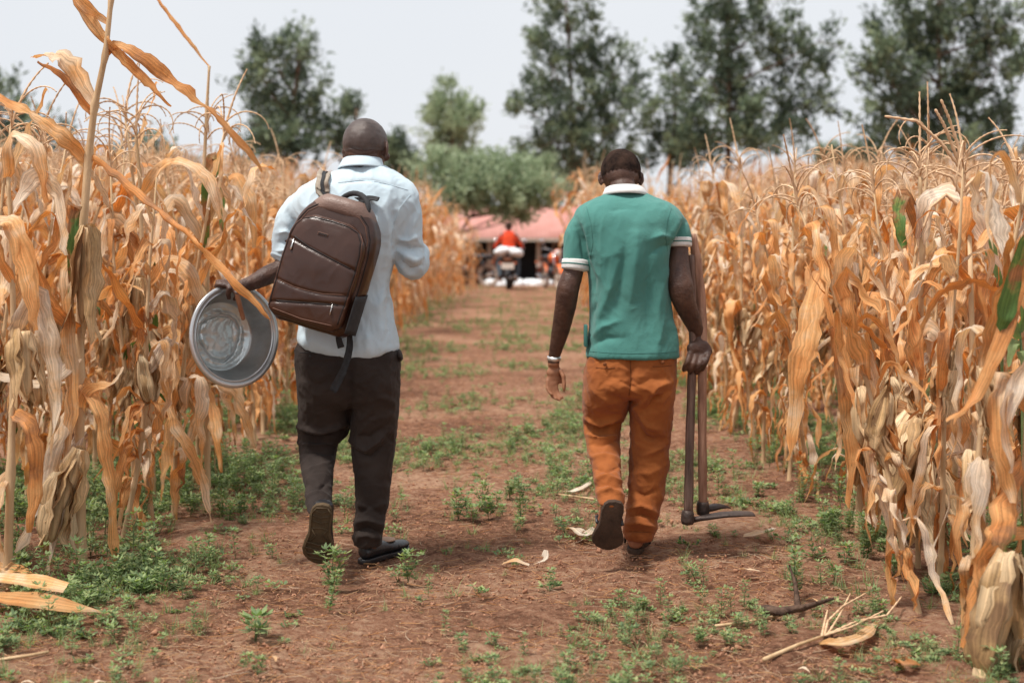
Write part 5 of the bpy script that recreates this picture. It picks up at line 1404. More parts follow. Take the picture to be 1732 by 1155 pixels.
M['red_shirt'] = mat('red_jacket', (0.62, 0.045, 0.015), 0.8, col2=(0.72, 0.08, 0.02), scale=5)
M['jeans'] = mat('jeans', (0.06, 0.08, 0.10), 0.85, var=0.2)

def motorbike(loc, rz, label, panel, pale=False):
    """local frame: x right, y forward, z up"""
    t = thing('motorcycle', loc, label, 'motorcycle', 'motorcycles', rz)
    Mx = np.array(Matrix.Translation(Vector(tuple(map(float, loc)))) @ Matrix.Rotation(rz, 4, 'Z'))
    def bld(mb, name, m, par=t, smooth=True):
        for i, v in enumerate(mb.v): mb.v[i] = v @ Mx[:3, :3].T + Mx[:3, 3]
        return mb.build(name, m, par, smooth)
    for wy in (-0.62, 0.64):
        mb = MB(); a = np.linspace(0, 2 * math.pi, 33)
        tube(mb, [(0, wy + .26 * math.cos(q), .30 + .26 * math.sin(q)) for q in a], .046, 8, cap=False); wh = bld(mb, 'wheel', M['wheel_pale'] if pale else M['tyre'])
        mb = MB(); tube(mb, [(0, wy + .215 * math.cos(q), .30 + .215 * math.sin(q)) for q in a], .014, 6, cap=False)
        for k in range(8): q = k * math.pi / 4; tube(mb, [(0, wy, .30), (0, wy + .21 * math.cos(q), .30 + .21 * math.sin(q))], .007, 4)
        tube(mb, [(-.07, wy, .30), (.07, wy, .30)], .045, 10); bld(mb, 'rim', M['chrome'] if not pale else M['wheel_pale'], wh)
        mb = MB(); V = []
        for i in range(13):
            q = R(20 + 140 * i / 12)
            for xx in (-.07, -.04, .04, .07): V.append((xx, wy + (.335 - (.02 if abs(xx) > .05 else 0)) * math.cos(q), .30 + (.335 - (.02 if abs(xx) > .05 else 0)) * math.sin(q)))
        mb.add(V, [(i * 4 + k, i * 4 + k + 1, i * 4 + k + 5, i * 4 + k + 4) for i in range(12) for k in range(3)]); bld(mb, 'mudguard', panel)
    mb = MB()
    for s in (-1, 1):
        tube(mb, [(s * .09, .64, .30), (s * .09, .50, .72), (s * .08, .44, .92)], .020, 8)
    bld(mb, 'fork', M['chrome'])
    mb = MB(); tube(mb, [(0, .44, .86), (0, .2, .62), (0, .0, .40), (0, -.2, .38), (0, -.35, .62), (0, -.7, .76)], .022, 8)
    for s in (-1, 1): tube(mb, [(s * .09, -.62, .30), (s * .09, -.25, .34), (s * .05, 0, .38)], .016, 6); tube(mb, [(s * .12, -.60, .32), (s * .11, -.48, .70)], .022, 8)
    bld(mb, 'frame', M['moto_dark'])
    mb = MB(); ellipsoid(mb, (0, .18, .78), (.13, .27, .13), None, 16, 10); bld(mb, 'tank', panel)
    mb = MB(); ellipsoid(mb, (0, -.34, .80), (.13, .46, .055), None, 16, 8); bld(mb, 'seat', M['moto_dark'])
    mb = MB(); ellipsoid(mb, (0, .02, .42), (.13, .2, .15), None, 12, 8)
    for s in (-1, 1): tube(mb, [(s * .05, 0, .30), (s * .34, 0, .28)], .018, 6)
    bld(mb, 'engine', M['moto_dark'])
    mb = MB(); tube(mb, [(.14, .1, .28), (.16, -.2, .24), (.17, -.7, .34)], [.02, .03, .045], 8); bld(mb, 'exhaust', M['chrome'])
    mb = MB(); tube(mb, [(-.36, .34, 1.02), (-.22, .40, 1.0), (-.08, .44, .94), (.08, .44, .94), (.22, .40, 1.0), (.36, .34, 1.02)], .013, 6); hb_ = bld(mb, 'handlebar', M['chrome'])
    for s in (-1, 1):
        mb = MB(); tube(mb, [(s * .26, .38, 1.0), (s * .34, .40, 1.16)], .007, 6); ellipsoid(mb, (s * .36, .40, 1.20), (.065, .012, .05), None, 12, 8); bld(mb, 'mirror', M['chrome'], hb_)
    mb = MB(); ellipsoid(mb, (0, .53, .90), (.10, .06, .10), None, 14, 10); hl = bld(mb, 'headlight', panel)
    mb = MB(); ellipsoid(mb, (0, .57, .90), (.085, .03, .085), None, 14, 10); bld(mb, 'lens', M['glass_lamp'], hl)
    mb = MB(); box(mb, (-.10, -.90, .70), (.10, -.78, .80)); o_ = bld(mb, 'tail_light', M['brown_plastic'], t, False); bevel(o_, .02)
    for s in (-1, 1):
        mb = MB(); tube(mb, [(s * .08, -.82, .66), (s * .15, -.82, .66)], .008, 6); ellipsoid(mb, (s * .18, -.82, .66), (.04, .03, .03), None, 10, 8); bld(mb, 'indicator', M['tail_red'])
    mb = MB(); box(mb, (-.155, -.925, .52), (.155, -.915, .66)); bld(mb, 'number_plate', M['plate_white'], t, False)
    return t, Mx
bl = P(862, 490, 35.6); bl[2] = 0
mt, Mx = motorbike(bl, R(-3), 'motorcycle ridden away down the path by the man in red, white bags strapped on it', M['moto_dark'])
# bags on the bike's rear
for s, c in ((-1, P(850, 424.5, 35.0)), (1, P(872, 427, 35.0))):
    mb = MB(); ellipsoid(mb, c, (.21, .20, .115), R3((0, 1, 0), s * 12), 24, 16, fn=lambda p: p * (1 + .10 * math.sin(p[0] * 22 + s) * math.cos(p[2] * 26)))
    o_ = mb.build('bag', M['sack']); tag(o_, 'white bag strapped behind the rider in red, the %s of the two' % ('left' if s < 0 else 'right'), 'bag', 'bags on the motorcycle')
# rider
D = 35.3
rd = thing('person', (bl[0], D, 0.0), 'motorcycle rider in a bright red top seen from behind at the end of the path', 'person')
mb = MB()
Lh, Rh = head(mb, P(860.5, 384, D + .06), (0, 1, -.08), (0, .08, 1), 1.0)
limb(mb, [P(860, 389, D + .03), P(860, 398, D)], [.055, .06])
loft(mb, rings([(394, 850, 870, D, .07), (398, 846, 875, D, .10), (410, 848, 873, D, .12), (425, 849, 873, D - .02, .13), (436, 847, 876, D - .02, .16)]))
for s in (-1, 1):
    x = 860 + s * 13
    limb(mb, [P(x, 400, D), P(x + s * 7, 412, D + .08), P(x + s * 9, 417, D + .22), P(x + s * 10, 414, D + .62)], [.055, .045, .04, .03])
    hb = P(x + s * 10, 413, D + .66); ellipsoid(mb, hb, (.04, .045, .035), None, 10, 8)
    for k in range(4): finger(mb, hb + np.array([(-.03 + .02 * k), .03, .01]), ((0, .8, -.5), (0, -.1, -1), (0, -.8, -.4)), (.03, .022, .018), .010)
    finger(mb, hb + np.array([-s * .035, 0, 0]), ((-s * .6, .5, -.4), (-s * .2, .6, -.6), (0, .4, -.8)), (.03, .022, .018), .011)
    limb(mb, [P(860 + s * 6, 434, D), P(860 + s * 14, 440, D + .38), P(860 + s * 15, 462, D + .22), P(860 + s * 13.5, 471, D + .12), P(860 + s * 13.5, 473, D + .3)], [.09, .07, .05, .045, .04])
me = remesh(mb, .011, 3, 'body'); me.materials.append(M['skin']); rb = link('body', me, rd)
eyes(Lh, Rh, 1.0, rb)
sub_shell(me, hairmask(Lh, Rh, P(860.5, 384, D + .06), 1.0, lambda q: np.where(q[:, 1] > 0, .02 + .5 * q[:, 1], -.03)), np.full(len(me.vertices), .006), 'hair').build('hair', M['hair'], rb)
mb = MB()
loft(mb, rings([(391, 855, 866, D, .06), (396, 850, 871, D, .10), (402, 848, 873, D, .13), (412, 849, 872, D, .14), (424, 850, 872, D - .01, .15), (431, 849, 874, D - .02, .16)]), 28, 2.4)
for s in (-1, 1):
    x = 860 + s * 12
    limb(mb, [P(x, 400, D), P(x + s * 7, 411, D + .06), P(x + s * 10, 418, D + .18), P(x + s * 10, 416, D + .4)], [.058, .052, .045, .040])
me = remesh(mb, .012, 3, 'jacket'); displace(me, cloth_noise(9, (7, 7, 6), 3)); me.materials.append(M['red_shirt']); link('jacket', me, rb)
mb = MB()
for s in (-1, 1): limb(mb, [P(860 + s * 6, 434, D), P(860 + s * 14, 440, D + .38), P(860 + s * 15, 458, D + .25), P(860 + s * 14, 468, D + .14)], [.11, .09, .07, .062])
me = remesh(mb, .012, 3, 'trousers'); me.materials.append(M['jeans']); link('trousers', me, rb)
mb = MB()
for s in (-1, 1): ellipsoid(mb, P(860 + s * 13.5, 474, D + .22), (.05, .14, .045), None, 12, 8)
mb.build('shoes', M['brown_shoe'], rb)

c = P(935, 491, 35.0)
motorbike((c[0], 35.8, 0.0), R(180 + 14), 'parked orange motorcycle facing the camera beside the white sacks', M['orange_plastic'], True)
c = P(788, 478, 37.0)
motorbike((c[0], 37.4, 0.0), R(70), 'parked motorcycle half hidden behind the corn left of the path', M['brown_plastic'], True)
# white sacks on the ground before the veranda
rs = np.random.RandomState(9)
for k, x in enumerate((831, 846, 879, 891, 903, 915, 926)):
    d = 38.6 + rs.uniform(-.3, .3); c = P(x, 481.5, d)
    mb = MB(); ph = rs.uniform(0, 6, 3)
    ellipsoid(mb, c + [0, 0, 0], (.15 if k > 1 else .22, .30, .145), None, 22, 14, fn=lambda p: np.sign(p) * np.abs(p) ** .9 * .89 * (1 + .07 * math.sin(p[0] * 30 + ph[0]) + .05 * math.sin(p[2] * 40 + ph[1])))
    o_ = mb.build('sack', M['sack']); nm = ['leftmost of the white sacks, left of the ridden motorcycle', 'second white sack from the left, just left of the ridden motorcycle', 'white sack just right of the ridden motorcycle', 'fourth white sack from the left, on the ground before the veranda',
        'fifth white sack from the left, on the ground before the veranda', 'white sack just left of the parked orange motorcycle', 'white sack behind the front wheel of the parked orange motorcycle'][k]
    tag(o_, nm, 'sack', 'white sacks on the ground before the veranda')

# ---------------------------------------------------------------- hero corn on the left edge
def hero(name, label, base, stalk_pts, r0, leaves, cobs=(), tass=None, group=None):
    t = thing(name, base, label, 'corn plant', group)
    mb = MB(); q = []; pts = np.array(stalk_pts); m = len(pts)
    for i in range(m - 1):
        for k in range(6): q.append(pts[i] * (1 - k / 6) + pts[i + 1] * k / 6)
    q.append(pts[-1]); rr = np.interp(np.arange(len(q)), [0, len(q) - 1], [r0, r0 * .35]); rr[::6] *= 1.35
    tube(mb, q, rr, 10); mb.build('stalk', M['stalk'], t)
    for i, (pp_, ww_, ti, cu) in enumerate(leaves):
        mb = MB(); ribbon(mb, pp_, ww_, tint=ti, curl=cu, sub=6, seed=i + 3, rip=.45, twist=.6 if i % 2 else -.7); mb.build('leaf', M['dry_leaf'], t)
    for j, (c0, c1_, L, r) in enumerate(cobs):
        rs_ = np.random.RandomState(77 + j + int(abs(base[0]) * 100)); me = cob_mesh(rs_, L, r).mesh('cob', M['husk'])
        o_ = bpy.data.objects.new('cob', me); COL.objects.link(o_); o_.parent = t
        d = Vector(tuple(nrm(np.array(c1_) - np.array(c0)))); o_.matrix_parent_inverse = t.matrix_basis.inverted()
        o_.matrix_basis = Matrix.Translation(Vector(tuple(c0))) @ d.to_track_quat('-Z', 'Y').to_matrix().to_4x4()
    if tass is not None:
        mb = MB(); tassel_mesh(mb, tass, np.random.RandomState(5), 1.1, False, 10); mb.build('tassel', M['tassel'], t)
    return t
d = 5.42
hero('corn_plant', 'tallest dry corn stalk on the left edge, leaning above the frame with long torn leaves', P(138, 962, d),
     [P(138, 968, d), P(135, 800, d), P(134, 640, d), P(138, 420, d), P(150, 262, d), P(160, 180, d - .02), P(178, 95, d - .03), P(188, 0, d - .03), P(192, -60, d - .03)], .021,
     [([P(150, 262, d), P(190, 292, d - .03), P(250, 340, d - .08), P(310, 390, d - .15), P(360, 440, d - .20), P(410, 490, d - .24), P(458, 540, d - .25)], [.03, .050, .045, .03, .055, .05, .012], .66, 1.2),
      ([P(186, 40, d - .02), P(150, 15, d - .04), P(120, -20, d - .05)], [.02, .05, .03], .45, .7),
      ([P(120, -15, d - .03), P(165, 55, d - .03), P(205, 95, d - .04), P(250, 140, d - .05), P(288, 180, d - .05)], [.04, .06, .05, .04, .006], .5, .9),
      ([P(172, 102, d), P(200, 78, d - .03), P(232, 92, d - .05), P(280, 128, d - .05), P(330, 165, d - .05), P(385, 215, d - .02), P(445, 290, d + .05)], [.03, .05, .065, .06, .055, .05, .01], .55, .8),
      ([P(160, 185, d), P(120, 110, d + .02), P(85, 95, d + .02), P(50, 96, d)], [.04, .09, .08, .02], .22, .6),
      ([P(160, 200, d), P(130, 160, d - .02), P(100, 125, d - .04), P(62, 105, d - .04)], [.02, .04, .03, .01], .75, .9),
      ([P(148, 272, d), P(110, 235, d - .03), P(70, 205, d - .04), P(20, 178, d - .03), P(-30, 150, d)], [.03, .07, .07, .05, .03], .52, .6),
      ([P(136, 470, d), P(125, 400, d - .04), P(128, 350, d - .05), P(122, 440, d - .07), P(118, 520, d - .07)], [.03, .05, .045, .04, .01], 0.98, .6),
      ([P(136, 430, d), P(112, 470, d - .06), P(116, 560, d - .07), P(122, 680, d - .06), P(108, 800, d - .05)], [.04, .07, .075, .07, .02], .35, .8),
      ([P(136, 640, d), P(165, 690, d - .06), P(178, 760, d - .07), P(190, 860, d - .05), P(196, 960, d - .03)], [.04, .07, .07, .06, .02], .40, 1.0),
      ([P(136, 660, d), P(100, 740, d - .06), P(72, 830, d - .06), P(40, 910, d - .05), P(15, 965, d - .04)], [.04, .08, .085, .06, .02], .18, .9),
      ([P(134, 700, d), P(150, 660, d - .05), P(190, 648, d - .08), P(210, 620, d - .08)], [.03, .05, .04, .01], .3, .8),
      ([P(136, 730, d), P(110, 800, d - .05), P(92, 880, d - .07), P(80, 975, d - .06)], [.04, .10, .08, .02], .12, .8),
      ([P(140, 560, d), P(95, 530, d - .1), P(60, 470, d - .14), P(40, 400, d - .14), P(10, 350, d - .1)], [.03, .07, .075, .05, .02], .52, .5),
      ([P(138, 600, d), P(80, 648, d - .12), P(20, 640, d - .2), P(-40, 625, d - .25)], [.03, .06, .05, .04], .20, .6)],
     [(P(150, 385, d - .05), P(140, 545, d - .05), .36, .040), (P(105, 800, d - .07), P(85, 930, d - .09), .26, .045), (P(135, 760, d - .07), P(100, 880, d - .09), .24, .036)])
d = 6.3
hero('corn_plant', 'dry corn plant beside the tallest stalk, one long leaf arching down over green weeds', P(250, 900, d),
     [P(250, 905, d), P(252, 780, d), P(246, 600, d), P(240, 420, d), P(236, 290, d), P(230, 230, d)], .016,
     [([P(250, 660, d), P(232, 600, d - .05), P(256, 585, d - .1), P(275, 640, d - .16), P(300, 720, d - .2), P(340, 800, d - .25), P(358, 880, d - .25)], [.03, .08, .09, .075, .06, .05, .02], .3, .7),
      ([P(250, 720, d), P(200, 760, d - .1), P(170, 700, d - .15), P(150, 640, d - .15)], [.03, .07, .06, .02], .35, .9),
      ([P(248, 600, d), P(290, 560, d - .06), P(300, 640, d - .1), P(290, 720, d - .1)], [.03, .07, .07, .02], .5, .8),
      ([P(244, 500, d), P(290, 440, d - .05), P(330, 480, d - .1), P(345, 560, d - .1)], [.03, .07, .07, .02], .4, .7),
      ([P(240, 420, d), P(190, 370, d - .05), P(165, 430, d - .1), P(150, 540, d - .1)], [.03, .08, .08, .02], .25, .7),
      ([P(238, 330, d), P(290, 270, d - .05), P(350, 300, d - .1), P(372, 370, d - .1)], [.03, .07, .07, .02], .35, .7),
      ([P(250, 800, d), P(215, 830, d - .06), P(200, 900, d - .06)], [.03, .06, .02], .5, 1.0)],
     [(P(255, 560, d - .05), P(262, 640, d - .07), .22, .036), (P(236, 470, d - .06), P(228, 560, d - .06), .2, .034)], P(230, 232, d))
d = 6.9
hero('corn_plant', 'dry corn plant beneath the basin, a broad leaf level below the metal rim', P(350, 855, d),
     [P(352, 850, d), P(350, 760, d), P(352, 620, d), P(350, 450, d), P(345, 290, d), P(350, 180, d), P(354, 112, d)], .016,
     [([P(354, 112, d), P(325, 75, d - .02), P(290, 30, d - .03), P(262, -10, d - .03)], [.012, .035, .03, .03], .5, 1.2),
      ([P(352, 640, d), P(310, 612, d - .1), P(285, 620, d - .15), P(270, 640, d - .15)], [.03, .07, .06, .02], .6, .7),
      ([P(352, 640, d), P(390, 650, d - .1), P(415, 700, d - .14), P(430, 760, d - .14)], [.04, .10, .07, .02], .3, .7),
      ([P(352, 660, d), P(330, 720, d - .1), P(300, 800, d - .12)], [.04, .07, .02], .35, .9),
      ([P(352, 660, d), P(365, 720, d - .12), P(372, 800, d - .12)], [.04, .09, .02], .45, .9),
      ([P(348, 380, d), P(390, 300, d - .05), P(420, 330, d - .1), P(430, 420, d - .1)], [.03, .07, .07, .02], .35, .6),
      ([P(348, 420, d), P(300, 340, d - .05), P(270, 380, d - .1), P(262, 470, d - .1)], [.03, .08, .08, .02], .25, .6),
      ([P(348, 430, d), P(352, 300, d - .08), P(365, 270, d - .1), P(372, 330, d - .1), P(378, 400, d - .1)], [.03, .05, .045, .045, .02], 0.98, .4)],
     [(P(330, 480, d - .06), P(322, 560, d - .06), .2, .036)], P(350, 230, d))

d = 5.15
hero('corn_plant', 'pale leaved dry corn plant cut by the left frame edge', P(12, 1000, d),
     [P(12, 1000, d), P(18, 800, d), P(24, 600, d), P(20, 420, d), P(14, 300, d)], .017,
     [([P(24, 560, d), P(60, 500, d - .06), P(85, 580, d - .1), P(92, 690, d - .1), P(84, 780, d - .1)], [.04, .085, .09, .06, .02], .15, .7),
      ([P(20, 480, d), P(-10, 400, d - .06), P(20, 380, d - .1), P(48, 470, d - .12), P(60, 560, d - .12)], [.03, .07, .08, .07, .02], .5, .6),
      ([P(18, 360, d), P(60, 300, d - .05), P(100, 330, d - .08), P(112, 430, d - .1)], [.03, .08, .07, .02], .05, .6),
      ([P(18, 700, d), P(50, 720, d - .06), P(62, 800, d - .08), P(50, 900, d - .08)], [.04, .08, .07, .02], .62, .9),
      ([P(16, 800, d), P(-10, 850, d - .06), P(0, 950, d - .06)], [.04, .08, .03], .3, .9),
      ([P(14, 300, d), P(20, 230, d - .04), P(60, 250, d - .08), P(78, 340, d - .08)], [.03, .06, .06, .02], .42, .7)],
     [(P(40, 560, d - .08), P(48, 670, d - .09), .23, .038)], None)
# hero corn on the right edge: hanging husked cobs
d = 5.35
hero('corn_plant', 'right edge corn plant with two fat pale husked cobs hanging side by side', P(1560, 985, d),
     [P(1585, 1000, d), P(1568, 900, d), P(1556, 760, d), P(1556, 600, d), P(1560, 420, d), P(1556, 300, d)], .018,
     [([P(1556, 640, d), P(1548, 590, d - .06), P(1575, 560, d - .1), P(1600, 640, d - .12), P(1625, 740, d - .13), P(1640, 830, d - .13)], [.04, .10, .10, .09, .07, .02], .2, .6),
      ([P(1556, 560, d), P(1530, 470, d - .04), P(1545, 560, d - .1), P(1560, 640, d - .1)], [.03, .08, .07, .02], .55, .6),
      ([P(1556, 500, d), P(1610, 430, d - .06), P(1650, 520, d - .12), P(1655, 640, d - .12), P(1665, 720, d - .1)], [.03, .07, .08, .07, .02], .62, .6),
      ([P(1556, 420, d), P(1570, 340, d - .04), P(1620, 335, d - .08), P(1660, 400, d - .12), P(1700, 470, d - .12)], [.03, .08, .085, .07, .01], .12, .5),
      ([P(1556, 400, d), P(1530, 330, d - .05), P(1520, 370, d - .08), P(1530, 420, d - .08)], [.03, .06, .06, .02], 0.98, .5),
      ([P(1556, 700, d), P(1500, 690, d - .06), P(1470, 760, d - .1), P(1480, 850, d - .1)], [.03, .07, .06, .02], .4, .9),
      ([P(1556, 800, d), P(1520, 850, d - .06), P(1500, 960, d - .06)], [.04, .06, .02], .72, 1.0),
      ([P(1560, 820, d), P(1590, 880, d - .06), P(1600, 985, d - .06)], [.04, .07, .02], .78, 1.0),
      ([P(1560, 850, d), P(1630, 880, d - .06), P(1680, 930, d - .06)], [.04, .06, .02], .5, 1.0)],
     [(P(1545, 705, d - .07), P(1512, 850, d - .10), .33, .058), (P(1560, 775, d - .10), P(1572, 890, d - .10), .27, .046), (P(1590, 800, d - .06), P(1625, 900, d - .08), .22, .036)], P(1556, 302, d))
d = 4.25
hero('corn_plant', 'lower right corner corn plant, its big striped husked cobs bending to the ground', P(1710, 1100, d),
     [P(1755, 1110, d), P(1745, 980, d), P(1735, 800, d), P(1742, 600, d), P(1745, 420, d)], .018,
     [([P(1735, 780, d), P(1700, 850, d - .04), P(1690, 920, d - .08), P(1650, 1000, d - .08), P(1630, 1090, d - .06)], [.04, .09, .07, .05, .01], .72, .7),
      ([P(1740, 900, d), P(1690, 905, d - .06), P(1660, 950, d - .1), P(1668, 1020, d - .1)], [.04, .08, .07, .02], .5, .9),
      ([P(1742, 700, d), P(1700, 640, d - .04), P(1690, 730, d - .08), P(1712, 850, d - .08)], [.03, .07, .07, .02], .45, .7),
      ([P(1742, 600, d), P(1700, 700, d - .1), P(1712, 800, d - .12)], [.04, .07, .02], .25, .8),
      ([P(1745, 440, d), P(1700, 560, d - .06), P(1650, 670, d - .08), P(1600, 710, d - .08)], [.03, .05, .045, .01], .62, .8),
      ([P(1745, 480, d), P(1740, 400, d - .06), P(1700, 520, d - .06), P(1695, 560, d - .06)], [.03, .06, .06, .02], 0.98, .3)],
     [(P(1705, 935, d - .10), P(1672, 1140, d - .12), .34, .058), (P(1735, 950, d - .07), P(1745, 1080, d - .08), .26, .055)])
d = 5.9
hero('corn_plant', 'right edge corn plant with one round pale cob left of the hanging cob pair', P(1450, 930, d),
     [P(1452, 905, d), P(1456, 800, d), P(1452, 650, d), P(1440, 500, d), P(1420, 400, d)], .016,
     [([P(1450, 600, d), P(1420, 560, d - .05), P(1430, 660, d - .1), P(1440, 760, d - .1), P(1435, 860, d - .1)], [.03, .09, .08, .08, .02], .62, .8),
      ([P(1445, 560, d), P(1480, 500, d - .05), P(1500, 600, d - .1), P(1490, 700, d - .1)], [.03, .07, .07, .02], .55, .7),
      ([P(1440, 520, d), P(1390, 470, d - .05), P(1370, 560, d - .1), P(1350, 640, d - .1), P(1335, 780, d - .1)], [.03, .09, .12, .10, .02], .45, .7),
      ([P(1425, 420, d), P(1470, 380, d - .05), P(1510, 470, d - .1), P(1560, 560, d - .1)], [.03, .07, .06, .01], .4, .8),
      ([P(1452, 760, d), P(1470, 820, d - .06), P(1462, 900, d - .06)], [.04, .07, .02], .75, 1.0)],
     [(P(1462, 655, d - .08), P(1460, 750, d - .10), .24, .052), (P(1452, 740, d - .06), P(1448, 830, d - .06), .2, .03)], None)
# tall plume tassel on the right
d = 5.2
mb = MB()
def spike(pts, r):
    pts = np.array(pts); q = []
    for i in range(len(pts) - 1):
        for k in range(9): q.append(pts[i] * (1 - k / 9) + pts[i + 1] * k / 9)
    q = np.array(q); n = len(q); tube(mb, q, [r * (1.35 if i % 2 else .8) * (1 - .35 * i / n) for i in range(n)], 6)
tp_ = thing('corn_plant', P(1640, 990, d), 'corn plant raising the thickest upright brown tassel plumes over the right field', 'corn plant')
tube(mb, [P(1640, 400, d), P(1632, 330, d), P(1625, 280, d)], .007, 8)
for a in ([(1632, 330), (1622, 250), (1605, 200), (1590, 165)], [(1628, 290), (1608, 240), (1596, 210), (1580, 182)], [(1625, 285), (1590, 240), (1550, 205), (1490, 196)], [(1630, 320), (1660, 290), (1690, 270), (1732, 275)], [(1636, 350), (1610, 300), (1580, 290)],
          [(1632, 330), (1650, 310), (1655, 270)], [(1636, 360), (1600, 330), (1575, 350), (1560, 390)], [(1634, 340), (1662, 320), (1690, 345), (1700, 380)]):
    spike([P(x, y, d - .01 * k) for k, (x, y) in enumerate(a)], .0065)
mb.build('tassel', M['tassel'], tp_)
mb = MB(); tube(mb, [P(1655, 980, d), P(1650, 800, d), P(1645, 600, d), P(1640, 400, d)], [.016, .015, .012, .008], 8); mb.build('stalk', M['stalk'], tp_)
mb = MB(); rs = np.random.RandomState(4)
for k, (y, az) in enumerate(((430, .3), (480, 3.6), (560, .8), (640, 3.9), (720, 5.2), (800, 2.2), (870, 4.3))):
    blade(mb, P(1643, y, d), az, 60, rs.uniform(.5, .75), .075, kink=rs.uniform(.2, .4), tw=rs.uniform(-1, 1), curl=.6, rs=rs, tint=rs.uniform(.2, .6))
mb.build('leaves', M['dry_leaf'], tp_)

# big green leaves in the right field
for lab, px, py, d, ax in (('green leaf blades still alive at the right edge of the photo', 1725, 560, 4.9, 1), ('green leaf blades in the corn below the tall tassel', 1690, 490, 5.6, -1)):
    t = thing('green_corn_shoot', P(px, py + 300, d), lab, 'corn shoot')
    mb = MB(); tube(mb, [P(px + 8, 404 + (H + .02) * F / d, d), P(px + 4, py + 60, d), P(px, py, d)], [.008, .006, .004], 6); mb.build('stalk', M['weed'], t)
    mb = MB()
    for k, (dx_, dy_) in enumerate(((30 * ax, -110), (-40 * ax, -20), (-20 * ax, 60), (15 * ax, 90))):
        ribbon(mb, [P(px, py + 15 * k, d), P(px + dx_ * .5, py + dy_ * .5 - 10, d - .04), P(px + dx_, py + dy_, d - .06)], [.02, .055, .005], tint=.6, curl=.4, seed=k)
    mb.build('leaves', M['weed'], t)

# ---------------------------------------------------------------- weeds
def weed_mesh(seed, kind):
    rs = np.random.RandomState(seed); mb = MB()
    def leaflet(p, az, el, L, W, t):
        d = np.array([math.cos(az) * math.cos(el), math.sin(az) * math.cos(el), math.sin(el)]); s = np.array([-math.sin(az), math.cos(az), 0]); n_ = np.cross(s, d)
        V = [p]; 
        for f, w_ in ((.3, .8), (.6, 1.0), (.85, .55)): c = p + d * L * f + n_ * (-.12 * L * f * f); V += [c + s * W * w_ / 2 + n_ * .1 * W, c, c - s * W * w_ / 2 + n_ * .1 * W]
        V.append(p + d * L + n_ * (-.14 * L))
        mb.add(V, [(0, 2, 1), (0, 3, 2), (1, 2, 5, 4), (2, 3, 6, 5), (4, 5, 8, 7), (5, 6, 9, 8), (7, 8, 10), (8, 9, 10)], None, t)
    if kind == 'grass':
        for k in range(16):
            az = rs.uniform(0, 6.28); L = rs.uniform(.05, .13); el = rs.uniform(.5, 1.4); p = np.array([rs.normal() * .012, rs.normal() * .012, 0]); w_ = .0035; V = []; s = np.array([-math.sin(az), math.cos(az), 0])
            for i in range(5):
                V += [p + s * w_ * (1 - i / 4.2) / 2, p - s * w_ * (1 - i / 4.2) / 2]
                p = p + np.array([math.cos(az) * math.cos(el), math.sin(az) * math.cos(el), math.sin(el)]) * L / 4; el -= rs.uniform(.15, .4)
            mb.add(V, [(2 * i, 2 * i + 1, 2 * i + 3, 2 * i + 2) for i in range(4)], None, rs.uniform(.2, 1))
    elif kind == 'low':
        for k in range(9):
            az = rs.uniform(0, 6.28); L = rs.uniform(.02, .06); p = np.array([math.cos(az) * L, math.sin(az) * L, rs.uniform(.01, .035)])
            tube(mb, [(0, 0, 0), p * .6 + [0, 0, .01], p], .0012, 3, t=.3)
            for j in range(3): leaflet(p, az + (j - 1) * 1.5, rs.uniform(-.1, .7), rs.uniform(.018, .032), rs.uniform(.012, .020), rs.uniform(.1, 1))
    else:
        hgt = rs.uniform(.05, .16) if kind == 'herb' else rs.uniform(.18, .28); n = int(hgt / .022)
        for br in range(rs.randint(1, 4)):
            az0 = rs.uniform(0, 6.28); ln = rs.uniform(.05, .5); ps = [np.array([math.cos(az0), math.sin(az0), 0]) * ln * (i / n) ** 1.2 * hgt + [0, 0, hgt * i / n * (1 - .3 * ln)] for i in range(n + 1)]
            tube(mb, ps, np.linspace(.0022, .001, n + 1), 4, t=.4)
            for i in range(1, n + 1):
                for j in range(3 if i < n else 5):
                    az = i * 2.4 + j * 2.1 + rs.uniform(-.4, .4); el = rs.uniform(.1, .8)
                    stem = ps[i] + np.array([math.cos(az) * math.cos(el), math.sin(az) * math.cos(el), math.sin(el)]) * rs.uniform(.010, .022)
                    for q in range(3): leaflet(stem, az + (q - 1) * .9, el - .2, rs.uniform(.018, .034), rs.uniform(.008, .013), rs.uniform(.1, 1))
    return mb.mesh('weed_' + kind, M['weed'])
W = [weed_mesh(1, 'grass'), weed_mesh(2, 'grass'), weed_mesh(3, 'low'), weed_mesh(4, 'low'), weed_mesh(5, 'herb'), weed_mesh(6, 'herb'), weed_mesh(7, 'herb'), weed_mesh(8, 'grass')]
rs = np.random.RandomState(31); pts, rots, scs, vis = [], [], [], []
_c = np.random.RandomState(77); _d = 3.6 + _c.rand(60000) ** 1.5 * 34; _x = _c.uniform(-1, 1, 60000) * (.38 * _d + .3)
_n = fbm(np.stack([_x * 1.3, _d * .75, np.full(60000, 3.3)], 1), 2)
cand = -1
